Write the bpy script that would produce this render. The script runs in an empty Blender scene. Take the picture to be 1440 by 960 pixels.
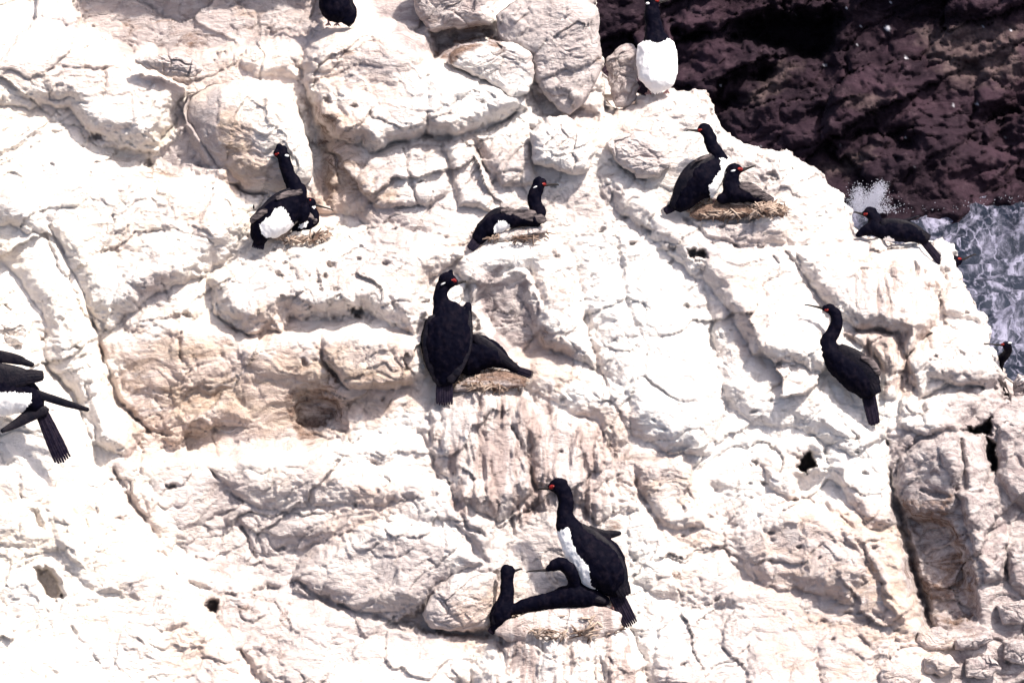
import bpy, bmesh, math, random
import numpy as np
from mathutils import Vector
R = math.radians
random.seed(7)
scene = bpy.context.scene
col = scene.collection

# ------------------------------------------------------------------ camera, world, sun, exposure
D0, S = 25.0, 0.0033               # metres to the cliff, metres per photo pixel there
F = D0 / S
PITCH = R(20)
CAM = np.array([0.0, -D0 * math.cos(PITCH), 24.0])
aR = np.array([1.0, 0, 0])
aF = np.array([0, math.cos(PITCH), -math.sin(PITCH)])
aU = np.array([0, math.sin(PITCH), math.cos(PITCH)])
cam = bpy.data.cameras.new('camera')
cam.sensor_width = 36
cam.lens = 36 * F / 1440
cam.clip_start = 0.5
cam.clip_end = 6000
co = bpy.data.objects.new('camera', cam)
co.location = CAM
co.rotation_euler = (math.pi / 2 - PITCH, 0, 0)
col.objects.link(co)
scene.camera = co

sd = 0.40 * aR + 0.76 * aU - 0.52 * aF
sd /= np.linalg.norm(sd)
w = bpy.data.worlds.new('World')
scene.world = w
w.use_nodes = True
nt = w.node_tree
sky = nt.nodes.new('ShaderNodeTexSky')
sky.sky_type = 'NISHITA'
sky.sun_disc = False
sky.sun_elevation = math.asin(sd[2])
sky.sun_rotation = math.atan2(sd[0], sd[1])
sky.air_density = 1.0
sky.dust_density = 4.0
sky.air_density = 0.7
nt.links.new(sky.outputs[0], nt.nodes['Background'].inputs[0])
nt.nodes['Background'].inputs[1].default_value = 0.13
sun = bpy.data.lights.new('sun', 'SUN')
sun.energy = 4.6
sun.angle = R(2.5)
sun.color = (1.0, 0.92, 0.82)
so = bpy.data.objects.new('sun', sun)
so.rotation_euler = Vector(-sd).to_track_quat('-Z', 'Y').to_euler()
col.objects.link(so)
scene.view_settings.view_transform = 'Standard'
scene.view_settings.look = 'None'
scene.view_settings.gamma = 1
scene.view_settings.exposure = 0.88

# ------------------------------------------------------------------ noise
def h2(ix, iy, s):
    n = (ix.astype(np.int64) * 374761393 + iy.astype(np.int64) * 668265263 + s * 1442695041) & 0xffffffff
    n = ((n ^ (n >> 13)) * 1274126177) & 0xffffffff
    n = ((n ^ (n >> 15)) * 2246822519) & 0xffffffff
    return ((n ^ (n >> 16)) & 0xffffff) / float(0xffffff)

def pn(x, y, s):
    x = np.asarray(x, float); y = np.asarray(y, float)
    ix = np.floor(x); iy = np.floor(y); fx = x - ix; fy = y - iy
    u = fx * fx * fx * (fx * (fx * 6 - 15) + 10); v = fy * fy * fy * (fy * (fy * 6 - 15) + 10)
    def g(dx, dy):
        a = h2(ix + dx, iy + dy, s) * 2 * math.pi
        return np.cos(a) * (fx - dx) + np.sin(a) * (fy - dy)
    a = g(0, 0); b = g(1, 0); c = g(0, 1); d = g(1, 1)
    return 1.5 * ((a + (b - a) * u) * (1 - v) + (c + (d - c) * u) * v)

def fbm(x, y, o, s, gain=0.5):
    r = 0; a = 1
    for i in range(o):
        r = r + a * pn(x * 2 ** i + 17.3 * i, y * 2 ** i - 9.1 * i, s + i); a *= gain
    return r

def worley(x, y, s):
    ix = np.floor(x); iy = np.floor(y)
    f1 = np.full(x.shape, 9.0); f2 = np.full(x.shape, 9.0)
    cx = np.zeros(x.shape); cy = np.zeros(x.shape); idx = np.zeros(x.shape); idy = np.zeros(x.shape)
    for dx in (-1, 0, 1):
        for dy in (-1, 0, 1):
            jx = ix + dx; jy = iy + dy
            px = jx + 0.5 + 0.85 * (h2(jx, jy, s) - 0.5); py = jy + 0.5 + 0.85 * (h2(jx, jy, s + 1) - 0.5)
            d = np.hypot(px - x, py - y)
            m = d < f1
            f2 = np.where(m, f1, np.minimum(f2, d)); f1 = np.where(m, d, f1)
            cx = np.where(m, px, cx); cy = np.where(m, py, cy); idx = np.where(m, jx, idx); idy = np.where(m, jy, idy)
    return f1, f2 - f1, x - cx, y - cy, h2(idx, idy, s + 2), h2(idx, idy, s + 3), h2(idx, idy, s + 4)

def ss(a, b, x):
    t = np.clip((x - a) / (b - a), 0, 1)
    return t * t * (3 - 2 * t)

def sdf(poly, x, y, want_near=False):
    """signed distance, positive inside; optionally the nearest outline point"""
    P = np.array(poly, float); n = len(P)
    best = np.full(x.shape, 1e18); ins = np.zeros(x.shape, bool)
    nx = np.zeros(x.shape); ny = np.zeros(x.shape)
    for i in range(n):
        a = P[i]; b = P[(i + 1) % n]; e = b - a
        wx = x - a[0]; wy = y - a[1]
        t = np.clip((wx * e[0] + wy * e[1]) / (e @ e + 1e-9), 0, 1)
        qx = a[0] + t * e[0]; qy = a[1] + t * e[1]
        d = (x - qx) ** 2 + (y - qy) ** 2
        if want_near:
            m = d < best; nx = np.where(m, qx, nx); ny = np.where(m, qy, ny)
        best = np.minimum(best, d)
        c = ((a[1] > y) != (b[1] > y)) & (x < (b[0] - a[0]) * (y - a[1]) / (b[1] - a[1] + 1e-12) + a[0])
        ins ^= c
    d = np.sqrt(best); d = np.where(ins, d, -d)
    return (d, nx, ny) if want_near else d

def linedist(pts, x, y):
    best = np.full(x.shape, 1e18); tt = np.zeros(x.shape)
    n = len(pts) - 1
    for i in range(n):
        a = np.array(pts[i], float); e = np.array(pts[i + 1], float) - a
        t = np.clip(((x - a[0]) * e[0] + (y - a[1]) * e[1]) / (e @ e), 0, 1)
        d = (x - a[0] - t * e[0]) ** 2 + (y - a[1] - t * e[1]) ** 2
        tt = np.where(d < best, (i + t) / n, tt)
        best = np.minimum(best, d)
    return np.sqrt(best), tt

def W(px, py, h):
    """photo pixel + height towards the camera (in cliff pixels) -> world metres"""
    d = D0 - np.asarray(h, float) * S
    x = (np.asarray(px, float) - 720) / F * d; y = (480 - np.asarray(py, float)) / F * d
    return CAM + x[..., None] * aR + y[..., None] * aU + d[..., None] * aF

# ------------------------------------------------------------------ materials
def mat(name):
    m = bpy.data.materials.new(name); m.use_nodes = True
    return m, m.node_tree, m.node_tree.nodes['Principled BSDF']

def N(nt, t, **kw):
    n = nt.nodes.new(t)
    for k, v in kw.items():
        if k in n.inputs: n.inputs[k].default_value = v
        else: setattr(n, k, v)
    return n

def mixc(nt, fac, a, b):
    n = nt.nodes.new('ShaderNodeMix'); n.data_type = 'RGBA'
    for i, v in ((0, fac), (6, a), (7, b)):
        if isinstance(v, bpy.types.NodeSocket): nt.links.new(v, n.inputs[i])
        else: n.inputs[i].default_value = v if i == 0 else (*v, 1)
    return n.outputs[2]

def ramp(nt, src, lo, hi):
    n = nt.nodes.new('ShaderNodeMapRange'); n.inputs[1].default_value = lo; n.inputs[2].default_value = hi
    n.interpolation_type = 'SMOOTHSTEP'
    nt.links.new(src, n.inputs[0]); return n.outputs[0]

def mul(nt, a, b, op='MULTIPLY'):
    n = nt.nodes.new('ShaderNodeMath'); n.operation = op
    for i, v in ((0, a), (1, b)):
        if isinstance(v, bpy.types.NodeSocket): nt.links.new(v, n.inputs[i])
        else: n.inputs[i].default_value = v
    return n.outputs[0]

def noise(nt, vec, scale, detail=5, rough=0.6, dist=0.0):
    n = nt.nodes.new('ShaderNodeTexNoise')
    n.inputs['Scale'].default_value = scale; n.inputs['Detail'].default_value = detail
    n.inputs['Roughness'].default_value = rough; n.inputs['Distortion'].default_value = dist
    nt.links.new(vec, n.inputs['Vector']); return n.outputs['Fac']

def attr(nt, name):
    a = nt.nodes.new('ShaderNodeAttribute'); a.attribute_name = name; return a.outputs['Fac']

def mapping(nt, scale=(1, 1, 1), rot=(0, 0, 0)):
    g = nt.nodes.new('ShaderNodeNewGeometry')
    m = nt.nodes.new('ShaderNodeMapping'); m.inputs['Scale'].default_value = scale; m.inputs['Rotation'].default_value = rot
    nt.links.new(g.outputs['Position'], m.inputs['Vector']); return m.outputs[0]

def rock_material():
    m, t, p = mat('guano_rock')
    iso = mapping(t)
    drip = mapping(t, (1, 0.25, 0.16))
    bed = mapping(t, (0.35, 1, 1), (0, R(-24), 0))
    wob = ramp(t, noise(t, iso, 3.2, 6, 0.62), 0.36, 0.66)
    fine = noise(t, bed, 22, 7, 0.68, 0.4)
    spk = noise(t, iso, 55, 5, 0.7)
    dr = noise(t, drip, 16, 6, 0.62, 0.3)
    white = mixc(t, wob, (0.78, 0.725, 0.69), (0.88, 0.84, 0.805))
    white = mixc(t, mul(t, attr(t, 'warm'), wob), white, (0.87, 0.775, 0.675))
    wsh = ramp(t, mul(t, attr(t, 'beige'), noise(t, bed, 5, 6, 0.65, 0.6), 'ADD'), 0.58, 1.12)
    white = mixc(t, wsh, white, (0.62, 0.495, 0.435))
    wgr = ramp(t, mul(t, attr(t, 'grey'), noise(t, bed, 7, 7, 0.7, 0.4), 'ADD'), 0.72, 1.30)
    white = mixc(t, wgr, white, (0.50, 0.43, 0.42))
    # bare rock showing through, and some painted shade: beige, grey and brown
    beige = mixc(t, ramp(t, fine, 0.35, 0.65), (0.36, 0.26, 0.20), (0.58, 0.47, 0.38))
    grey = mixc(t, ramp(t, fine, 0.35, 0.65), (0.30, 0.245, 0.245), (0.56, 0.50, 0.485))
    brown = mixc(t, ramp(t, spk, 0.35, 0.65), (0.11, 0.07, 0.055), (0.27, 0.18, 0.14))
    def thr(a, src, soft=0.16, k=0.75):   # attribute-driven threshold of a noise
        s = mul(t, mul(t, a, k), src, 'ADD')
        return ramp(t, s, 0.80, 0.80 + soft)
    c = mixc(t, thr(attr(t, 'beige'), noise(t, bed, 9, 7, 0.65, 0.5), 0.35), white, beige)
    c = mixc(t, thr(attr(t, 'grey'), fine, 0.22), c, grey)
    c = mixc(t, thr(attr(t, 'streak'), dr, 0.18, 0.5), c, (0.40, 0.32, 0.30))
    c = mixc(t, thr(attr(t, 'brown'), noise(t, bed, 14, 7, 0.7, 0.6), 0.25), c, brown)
    t.links.new(c, p.inputs['Base Color'])
    p.inputs['Roughness'].default_value = 0.9
    p.inputs['Specular IOR Level'].default_value = 0.2
    b = t.nodes.new('ShaderNodeBump'); b.inputs['Strength'].default_value = 1.0; b.inputs['Distance'].default_value = 0.034
    hh = mul(t, mul(t, fine, 1.0), mul(t, spk, 0.35), 'ADD')
    t.links.new(hh, b.inputs['Height']); t.links.new(b.outputs[0], p.inputs['Normal'])
    return m
M_ROCK = rock_material()

def simple(name, c, rough=0.6, spec=0.4, bump=0.0, bscale=200, c2=None, scale=40, stretch=(1, 1, 1)):
    m, t, p = mat(name)
    v = mapping(t, stretch)
    if c2 is None: c2 = tuple(x * 0.75 for x in c)
    t.links.new(mixc(t, ramp(t, noise(t, v, scale, 4), 0.35, 0.65), c, c2), p.inputs['Base Color'])
    p.inputs['Roughness'].default_value = rough; p.inputs['Specular IOR Level'].default_value = spec
    if bump:
        b = t.nodes.new('ShaderNodeBump'); b.inputs['Strength'].default_value = bump; b.inputs['Distance'].default_value = 0.004
        t.links.new(noise(t, v, bscale, 4), b.inputs['Height']); t.links.new(b.outputs[0], p.inputs['Normal'])
    return m
def plumage():
    m, t, p = mat('plumage')
    v = mapping(t)
    a = attr(t, 'white')
    e = ramp(t, mul(t, a, mul(t, noise(t, v, 60, 4), 0.35), 'ADD'), 0.60, 0.74)
    blk = mixc(t, ramp(t, noise(t, v, 35, 4), 0.45, 0.7), (0.0012, 0.0012, 0.005), (0.006, 0.0045, 0.009))
    wht = mixc(t, noise(t, v, 25, 4), (0.76, 0.74, 0.73), (0.86, 0.85, 0.85))
    t.links.new(mixc(t, e, blk, wht), p.inputs['Base Color'])
    p.inputs['Roughness'].default_value = 0.7; p.inputs['Specular IOR Level'].default_value = 0.03
    b = t.nodes.new('ShaderNodeBump'); b.inputs['Strength'].default_value = 0.4; b.inputs['Distance'].default_value = 0.004
    t.links.new(noise(t, v, 130, 4), b.inputs['Height']); t.links.new(b.outputs[0], p.inputs['Normal'])
    return m
M_PLUM = plumage()
M_WING = simple('wing_feathers', (0.002, 0.002, 0.006), 0.5, 0.10, 0.8, 90, (0.009, 0.007, 0.011), 34)
M_SHEEN = simple('grey_wing_painted_sheen', (0.012, 0.010, 0.013), 0.6, 0.1, 0.8, 90, (0.16, 0.13, 0.13), 26, (1, 1, 3.5))  # grey feathers, with wing sheen painted into the colour
M_TAIL = simple('tail_feathers', (0.004, 0.003, 0.010), 0.6, 0.06, 0.5, 120, (0.014, 0.010, 0.018), 60)
M_BILL = simple('bill_horn', (0.006, 0.005, 0.006), 0.45, 0.2, 0, 1, (0.02, 0.016, 0.016), 80)
M_BILLP = simple('bill_pale', (0.30, 0.28, 0.28), 0.4, 0.4, 0, 1, (0.5, 0.48, 0.46), 80)
M_RED = simple('red_skin', (0.22, 0.010, 0.009), 0.6, 0.15, 0.3, 300, (0.07, 0.004, 0.006), 120)
M_EYE = simple('eye', (0.25, 0.02, 0.01), 0.15, 0.6)
M_EAR = simple('white_feathers', (0.7, 0.7, 0.7), 0.8, 0.1)
M_FOOT = simple('pink_foot', (0.45, 0.26, 0.24), 0.6, 0.3, 0.3, 200)
M_TWIG = simple('nest_twigs', (0.09, 0.055, 0.042), 0.9, 0.1, 0, 1, (0.42, 0.33, 0.27), 14)

# ------------------------------------------------------------------ object helpers
def tag(o, label=None, cat=None, group=None, kind=None):
    for k, v in (('label', label), ('category', cat), ('group', group), ('kind', kind)):
        if v: o[k] = v
    return o

def grid_mesh(name, P, keep, m, attrs=None, smooth=True):
    ny, nx = P.shape[:2]
    idx = np.arange(ny * nx).reshape(ny, nx)
    q = np.stack([idx[:-1, :-1], idx[1:, :-1], idx[1:, 1:], idx[:-1, 1:]], -1)
    k = keep[:-1, :-1] & keep[1:, :-1] & keep[1:, 1:] & keep[:-1, 1:]
    q = q[k]
    used = np.zeros(ny * nx, bool); used[q.ravel()] = True
    new = np.cumsum(used) - 1
    V = P.reshape(-1, 3)[used]; q = new[q]
    me = bpy.data.meshes.new(name)
    me.vertices.add(len(V)); me.vertices.foreach_set('co', V.ravel().astype(np.float32))
    me.loops.add(q.size); me.loops.foreach_set('vertex_index', q.ravel().astype(np.int32))
    me.polygons.add(len(q)); me.polygons.foreach_set('loop_start', np.arange(0, q.size, 4, dtype=np.int32))
    me.polygons.foreach_set('use_smooth', np.full(len(q), smooth))
    me.update(calc_edges=True)
    for kk, a in (attrs or {}).items():
        at = me.attributes.new(kk, 'FLOAT', 'POINT'); at.data.foreach_set('value', a.ravel()[used].astype(np.float32))
    me.materials.append(m)
    o = bpy.data.objects.new(name, me); col.objects.link(o)
    return o

def link_mesh(name, V, Fc, m, parent=None, origin=None, smooth=True):
    V = np.asarray(V, float)
    org = np.zeros(3) if origin is None else np.asarray(origin)
    me = bpy.data.meshes.new(name)
    me.from_pydata((V - org).tolist(), [], Fc)
    me.polygons.foreach_set('use_smooth', [smooth] * len(me.polygons))
    me.update(); me.materials.append(m)
    o = bpy.data.objects.new(name, me); col.objects.link(o)
    if parent is not None: o.parent = parent
    elif origin is not None: o.location = org
    return o

# ------------------------------------------------------------------ the white cliff
SIL = [(845, -700), (845, -40), (838, -5), (843, 30), (838, 60), (848, 85), (850, 120), (851, 158), (862, 163), (866, 150), (880, 152), (893, 147), (896, 132),
       (925, 127), (965, 128), (996, 126), (1002, 150), (1012, 176), (1035, 196), (1062, 206), (1098, 212), (1104, 210), (1128, 226), (1150, 240),
       (1168, 262), (1186, 272), (1196, 300), (1203, 330), (1215, 334), (1236, 330), (1252, 343), (1275, 340), (1296, 338),
       (1304, 352), (1312, 341), (1326, 334), (1340, 342), (1346, 362), (1350, 385), (1368, 420), (1390, 452), (1394, 466), (1392, 486), (1402, 500),
       (1415, 522), (1413, 536), (1408, 548), (1428, 556), (1452, 548), (1560, 540), (1700, 600), (2300, 800), (2300, 3200), (-1600, 3200), (-1600, -700)]

# (outline, lift, tilt x, tilt y, edge radius, outer groove, warp)
BLOCKS = [
    # upper left mass with its undercut
    ([(-300, 20), (64, 28), (110, 46), (165, 80), (264, 121), (250, 152), (222, 205), (170, 198), (124, 190), (96, 150), (-300, 150)], 34, 0.02, 0.05, 26, 8, 5),
    ([(-300, 195), (84, 192), (122, 212), (180, 226), (240, 250), (308, 250), (345, 288), (352, 320), (330, 355), (290, 385), (210, 420), (150, 470), (120, 440), (60, 330), (-300, 250)], 28, 0.0, 0.12, 30, 5, 6),
    ([(-300, 120), (12, 128), (50, 140), (75, 190), (-10, 240), (-300, 200)], 14, 0.0, 0.0, 22, 3, 5),
    # lit diagonal rib on the left
    ([(10, 250), (60, 300), (90, 360), (128, 440), (150, 520), (156, 560), (205, 602), (180, 640), (130, 625), (110, 560), (70, 520), (60, 440), (20, 380), (-40, 330)], 26, 0.12, 0.0, 20, 6, 4),
    ([(-300, 400), (0, 440), (30, 480), (62, 512), (100, 560), (132, 602), (136, 650), (165, 690), (215, 745), (238, 790), (290, 850), (355, 950), (380, 1100), (-300, 1100)], 34, -0.05, 0.0, 30, 7, 5),
    ([(-60, 640), (20, 655), (60, 665), (100, 720), (120, 800), (90, 780), (40, 770), (-60, 760)], 10, 0.0, 0.0, 18, 3, 5),
    ([(60, 690), (130, 670), (180, 720), (215, 790), (200, 840), (140, 835), (90, 800)], 9, 0.0, 0.05, 22, 3, 6),
    # big block under the heads of the top left pair
    ([(432, 60), (456, 38), (500, 22), (560, 30), (600, 50), (606, 82), (640, 92), (706, 112), (738, 132), (742, 152), (690, 178), (640, 191), (600, 192), (558, 201), (524, 216), (505, 200), (470, 196), (444, 170), (425, 110)], 40, -0.05, 0.05, 20, 9, 5),
    ([(470, 40), (520, 30), (575, 50), (598, 80), (560, 120), (500, 110), (462, 90)], 10, 0.05, 0.0, 26, 0, 5),
    ([(470, 120), (520, 128), (545, 160), (535, 205), (500, 200), (480, 160)], 7, 0.05, 0.0, 10, 2, 5),
    ([(600, 110), (690, 118), (735, 140), (690, 172), (640, 186), (606, 182)], 6, 0.0, 0.0, 9, 2, 4),
    ([(350, 60), (400, 45), (428, 62), (420, 110), (360, 108), (335, 90)], 12, 0.0, 0.0, 18, 3, 5),
    # columnar blocks under the long crack
    ([(520, 222), (560, 208), (618, 200), (640, 262), (600, 290), (530, 292), (500, 262)], 15, 0.0, 0.1, 10, 5, 4),
    ([(622, 200), (662, 192), (694, 260), (690, 296), (646, 290), (638, 250)], 17, 0.0, 0.1, 9, 5, 3),
    ([(668, 190), (742, 170), (748, 230), (760, 262), (706, 262)], 15, 0.0, 0.1, 9, 5, 3),
    ([(440, 210), (500, 222), (528, 240), (520, 300), (450, 300), (430, 260)], 10, 0.0, 0.1, 16, 4, 6),
    # ledge block carrying the left pair
    ([(292, 388), (345, 352), (392, 330), (470, 318), (560, 318), (625, 330), (655, 352), (640, 372), (606, 392), (600, 440), (585, 470), (556, 455), (512, 440), (470, 448), (405, 446), (395, 466), (350, 470), (300, 442)], 40, 0.0, 0.16, 26, 10, 6),
    ([(300, 392), (380, 350), (405, 365), (398, 430), (352, 462), (302, 436)], 8, 0.0, 0.0, 18, 0, 6),
    ([(408, 350), (500, 330), (540, 360), (530, 430), (470, 440), (410, 436)], 7, 0.0, 0.0, 18, 2, 5),
    ([(205, 330), (262, 322), (292, 380), (282, 440), (250, 470), (180, 470), (155, 420)], 14, 0.0, 0.0, 26, 3, 7),
    # band beneath it
    ([(452, 468), (480, 460), (595, 470), (598, 530), (560, 548), (490, 548), (470, 525), (456, 508)], 14, 0.0, 0.05, 10, 7, 4),
    ([(330, 480), (440, 462), (452, 512), (470, 530), (420, 545), (350, 520)], 7, 0.0, 0.0, 18, 3, 6),
    ([(160, 480), (240, 450), (300, 480), (330, 520), (300, 550), (220, 560), (170, 540)], 8, 0.0, 0.0, 26, 3, 7),
    ([(236, 586), (262, 555), (330, 560), (352, 590), (300, 608), (240, 630), (214, 600)], 12, 0.0, 0.0, 18, 4, 7),
    ([(300, 660), (335, 620), (470, 612), (560, 600), (608, 612), (620, 690), (560, 712), (460, 705), (380, 720), (345, 706)], 18, 0.0, 0.1, 30, 5, 7),
    ([(360, 740), (420, 700), (480, 720), (470, 760), (410, 775), (370, 780)], 14, 0.0, 0.0, 24, 6, 6),
    ([(408, 830), (420, 780), (520, 730), (640, 740), (680, 790), (636, 806), (596, 850), (540, 862), (470, 850)], 22, 0.0, 0.08, 20, 8, 6),
    ([(440, 880), (560, 900), (640, 900), (690, 896), (660, 960), (600, 1010), (440, 1000), (350, 940)], 20, 0.0, 0.2, 20, 7, 6),
    # nest ledge in the centre
    ([(590, 600), (612, 565), (650, 540), (690, 528), (738, 545), (762, 580), (742, 640), (752, 690), (700, 735), (640, 700), (612, 650)], 32, 0.0, 0.1, 22, 6, 5),
    ([(742, 600), (790, 575), (840, 590), (862, 640), (868, 720), (840, 735), (790, 690), (752, 680)], 22, 0.0, 0.05, 16, 6, 4),
    ([(750, 500), (800, 500), (880, 545), (890, 620), (862, 640), (838, 590), (780, 560), (735, 545)], 20, 0.0, 0.1, 20, 4, 5),
    # ledge of the sitting bird and the pale panel beneath
    ([(634, 352), (690, 328), (742, 318), (772, 316), (800, 350), (820, 420), (838, 520), (800, 505), (764, 490), (745, 380), (690, 392), (664, 430), (655, 400), (640, 380)], 26, 0.0, 0.12, 18, 6, 4),
    ([(664, 392), (690, 398), (740, 384), (748, 440), (770, 492), (742, 500), (716, 498), (690, 470), (668, 440)], -16, 0.0, -0.1, 10, 0, 3),
    # bright sheets sweeping to the right
    ([(760, 322), (820, 262), (900, 330), (960, 400), (1000, 480), (1020, 570), (1000, 640), (940, 640), (880, 600), (845, 520), (810, 400)], 28, 0.05, 0.1, 34, 4, 5),
    ([(850, 250), (878, 240), (930, 280), (965, 312), (1040, 340), (1110, 345), (1150, 420), (1180, 500), (1160, 520), (1060, 500), (1000, 400), (930, 350), (900, 318), (868, 290)], 26, -0.05, 0.14, 20, 6, 5),
    ([(972, 312), (1000, 296), (1050, 286), (1096, 290), (1112, 318), (1108, 345), (1040, 345), (990, 330)], 16, 0.0, 0.1, 10, 5, 4),
    ([(995, 410), (1050, 395), (1110, 440), (1150, 520), (1200, 590), (1240, 620), (1200, 640), (1120, 600), (1060, 600), (1010, 560)], 18, 0.05, 0.1, 24, 4, 5),
    ([(1004, 430), (1060, 410), (1080, 520), (1030, 570), (1000, 520)], 8, 0.0, 0.0, 14, 3, 5),
    # right hand head of rock
    ([(1102, 348), (1160, 345), (1205, 336), (1236, 331), (1252, 345), (1296, 340), (1306, 355), (1330, 395), (1320, 440), (1308, 466), (1276, 500), (1262, 466), (1210, 462), (1170, 440), (1140, 400)], 34, 0.02, 0.12, 20, 8, 4),
    ([(1186, 465), (1262, 468), (1272, 520), (1262, 560), (1236, 560), (1240, 520), (1220, 495)], 14, 0.0, 0.0, 9, 5, 4),
    ([(1276, 504), (1308, 472), (1345, 450), (1392, 470), (1412, 530), (1390, 540), (1350, 545), (1310, 530), (1300, 560), (1280, 540)], 30, 0.0, 0.0, 18, 8, 4),
    ([(1272, 545), (1300, 562), (1352, 548), (1385, 560), (1350, 604), (1300, 610), (1262, 600)], 18, 0.0, 0.1, 12, 7, 4),
    ([(1310, 345), (1345, 345), (1350, 385), (1390, 455), (1350, 448), (1322, 440), (1332, 395)], 14, 0.0, 0.0, 14, 3, 3),
    # middle right
    ([(1070, 650), (1100, 615), (1140, 612), (1162, 630), (1166, 650), (1140, 640), (1122, 668), (1110, 700), (1080, 690)], 14, 0.0, 0.0, 10, 6, 5),
    ([(1160, 625), (1230, 615), (1250, 660), (1258, 735), (1220, 745), (1196, 706), (1180, 680), (1168, 652)], 16, 0.0, 0.05, 14, 6, 4),
    ([(892, 650), (960, 640), (1000, 690), (990, 740), (940, 745), (900, 700)], 16, 0.0, 0.05, 14, 6, 5),
    ([(1000, 690), (1060, 690), (1120, 705), (1160, 712), (1200, 745), (1225, 800), (1200, 850), (1140, 830), (1080, 830), (1030, 790), (1010, 740)], 22, 0.02, 0.05, 22, 7, 6),
    ([(1075, 745), (1130, 730), (1140, 800), (1120, 830), (1080, 820)], -8, 0.0, 0.0, 12, 0, 5),
    ([(1180, 745), (1210, 740), (1256, 750), (1285, 800), (1296, 860), (1270, 870), (1240, 850), (1226, 800)], 20, 0.05, 0.0, 14, 8, 4),
    ([(1262, 640), (1300, 612), (1350, 608), (1356, 660), (1340, 720), (1300, 740), (1265, 720)], 24, 0.0, -0.1, 12, 9, 4),
    ([(1352, 612), (1382, 605), (1392, 660), (1384, 690), (1360, 690)], 20, 0.0, 0.0, 9, 8, 3),
    ([(1404, 600), (1460, 580), (1520, 640), (1500, 720), (1440, 720), (1402, 680)], 22, 0.0, 0.0, 14, 8, 4),
    ([(1344, 690), (1400, 680), (1420, 760), (1412, 815), (1384, 820), (1372, 780)], 22, 0.0, 0.0, 10, 6, 4),
    ([(1415, 770), (1470, 740), (1500, 830), (1440, 840), (1416, 820)], 20, 0.0, 0.0, 10, 6, 4),
    ([(930, 860), (1020, 850), (1110, 850), (1170, 880), (1230, 870), (1330, 885), (1340, 960), (1300, 1100), (900, 1100)], 20, 0.0, 0.2, 26, 5, 6),
    ([(1150, 905), (1200, 880), (1226, 920), (1240, 1000), (1160, 990)], 12, 0.0, 0.1, 14, 5, 5),
    ([(1050, 900), (1100, 890), (1150, 920), (1140, 1000), (1050, 1000)], 12, 0.0, 0.1, 14, 4, 5),
    # streaked dome under the lowest nest
    ([(664, 940), (690, 890), (740, 858), (800, 846), (850, 848), (884, 880), (905, 930), (920, 1020), (660, 1020)], 36, 0.0, 0.12, 30, 7, 4),
    ([(884, 880), (920, 840), (1000, 850), (1010, 960), (960, 1020), (915, 1010), (900, 920)], 20, 0.0, 0.12, 20, 4, 5),
    ([(880, 700), (960, 760), (1040, 800), (1050, 860), (960, 850), (890, 820)], 12, 0.0, 0.05, 24, 3, 6),
    ([(610, 640), (640, 705), (700, 740), (690, 790), (640, 735), (615, 700)], 10, 0.0, 0.0, 12, 3, 4),
]
# broad faces turned down or to the left, out of the sun: outline, tilt x, tilt y, softness
LEAN = [
    ([(80, -80), (470, -80), (455, 36), (430, 62), (350, 62), (280, 84), (190, 78), (110, 44)], 0.10, -0.95, 20),
    ([(600, 36), (705, 30), (705, 64), (640, 66), (608, 86)], 0.0, -1.3, 8),
    ([(130, 470), (240, 455), (330, 480), (450, 462), (600, 474), (596, 545), (500, 560), (480, 625), (300, 640), (180, 640), (150, 560)], 0.12, -0.62, 34),
    ([(118, 208), (222, 212), (262, 170), (320, 250), (240, 252), (150, 230)], 0.2, -0.6, 10),
    ([(1000, 690), (1200, 730), (1250, 830), (1300, 890), (1180, 860), (1040, 820)], 0.42, -0.22, 30),
    ([(330, 650), (680, 690), (700, 800), (600, 860), (420, 860), (250, 780)], 0.26, -0.22, 50),
    ([(1246, 600), (1360, 600), (1400, 900), (1290, 890)], 0.60, -0.35, 34),
    ([(1380, 560), (1800, 540), (1800, 1200), (1400, 1200)], 0.10, -0.10, 30),
    ([(600, 590), (742, 560), (770, 690), (700, 740), (630, 700)], 0.25, -0.2, 24),
    ([(664, 392), (745, 384), (770, 500), (716, 500)], 0.3, -0.5, 8),
    ([(1110, 660), (1190, 650), (1196, 700), (1112, 706)], 0.3, -0.7, 8),
    ([(432, 110), (500, 200), (540, 240), (520, 320), (440, 300)], 0.5, -0.3, 20),
    ([(1000, 180), (1100, 215), (1120, 300), (1010, 285)], 0.35, -0.1, 24),
    ([(690, 930), (700, 880), (780, 860), (800, 1000)], 0.4, 0.0, 20),
    ([(10, 620), (40, 640), (50, 700), (0, 720)], 0.4, -0.4, 10),
]
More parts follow.
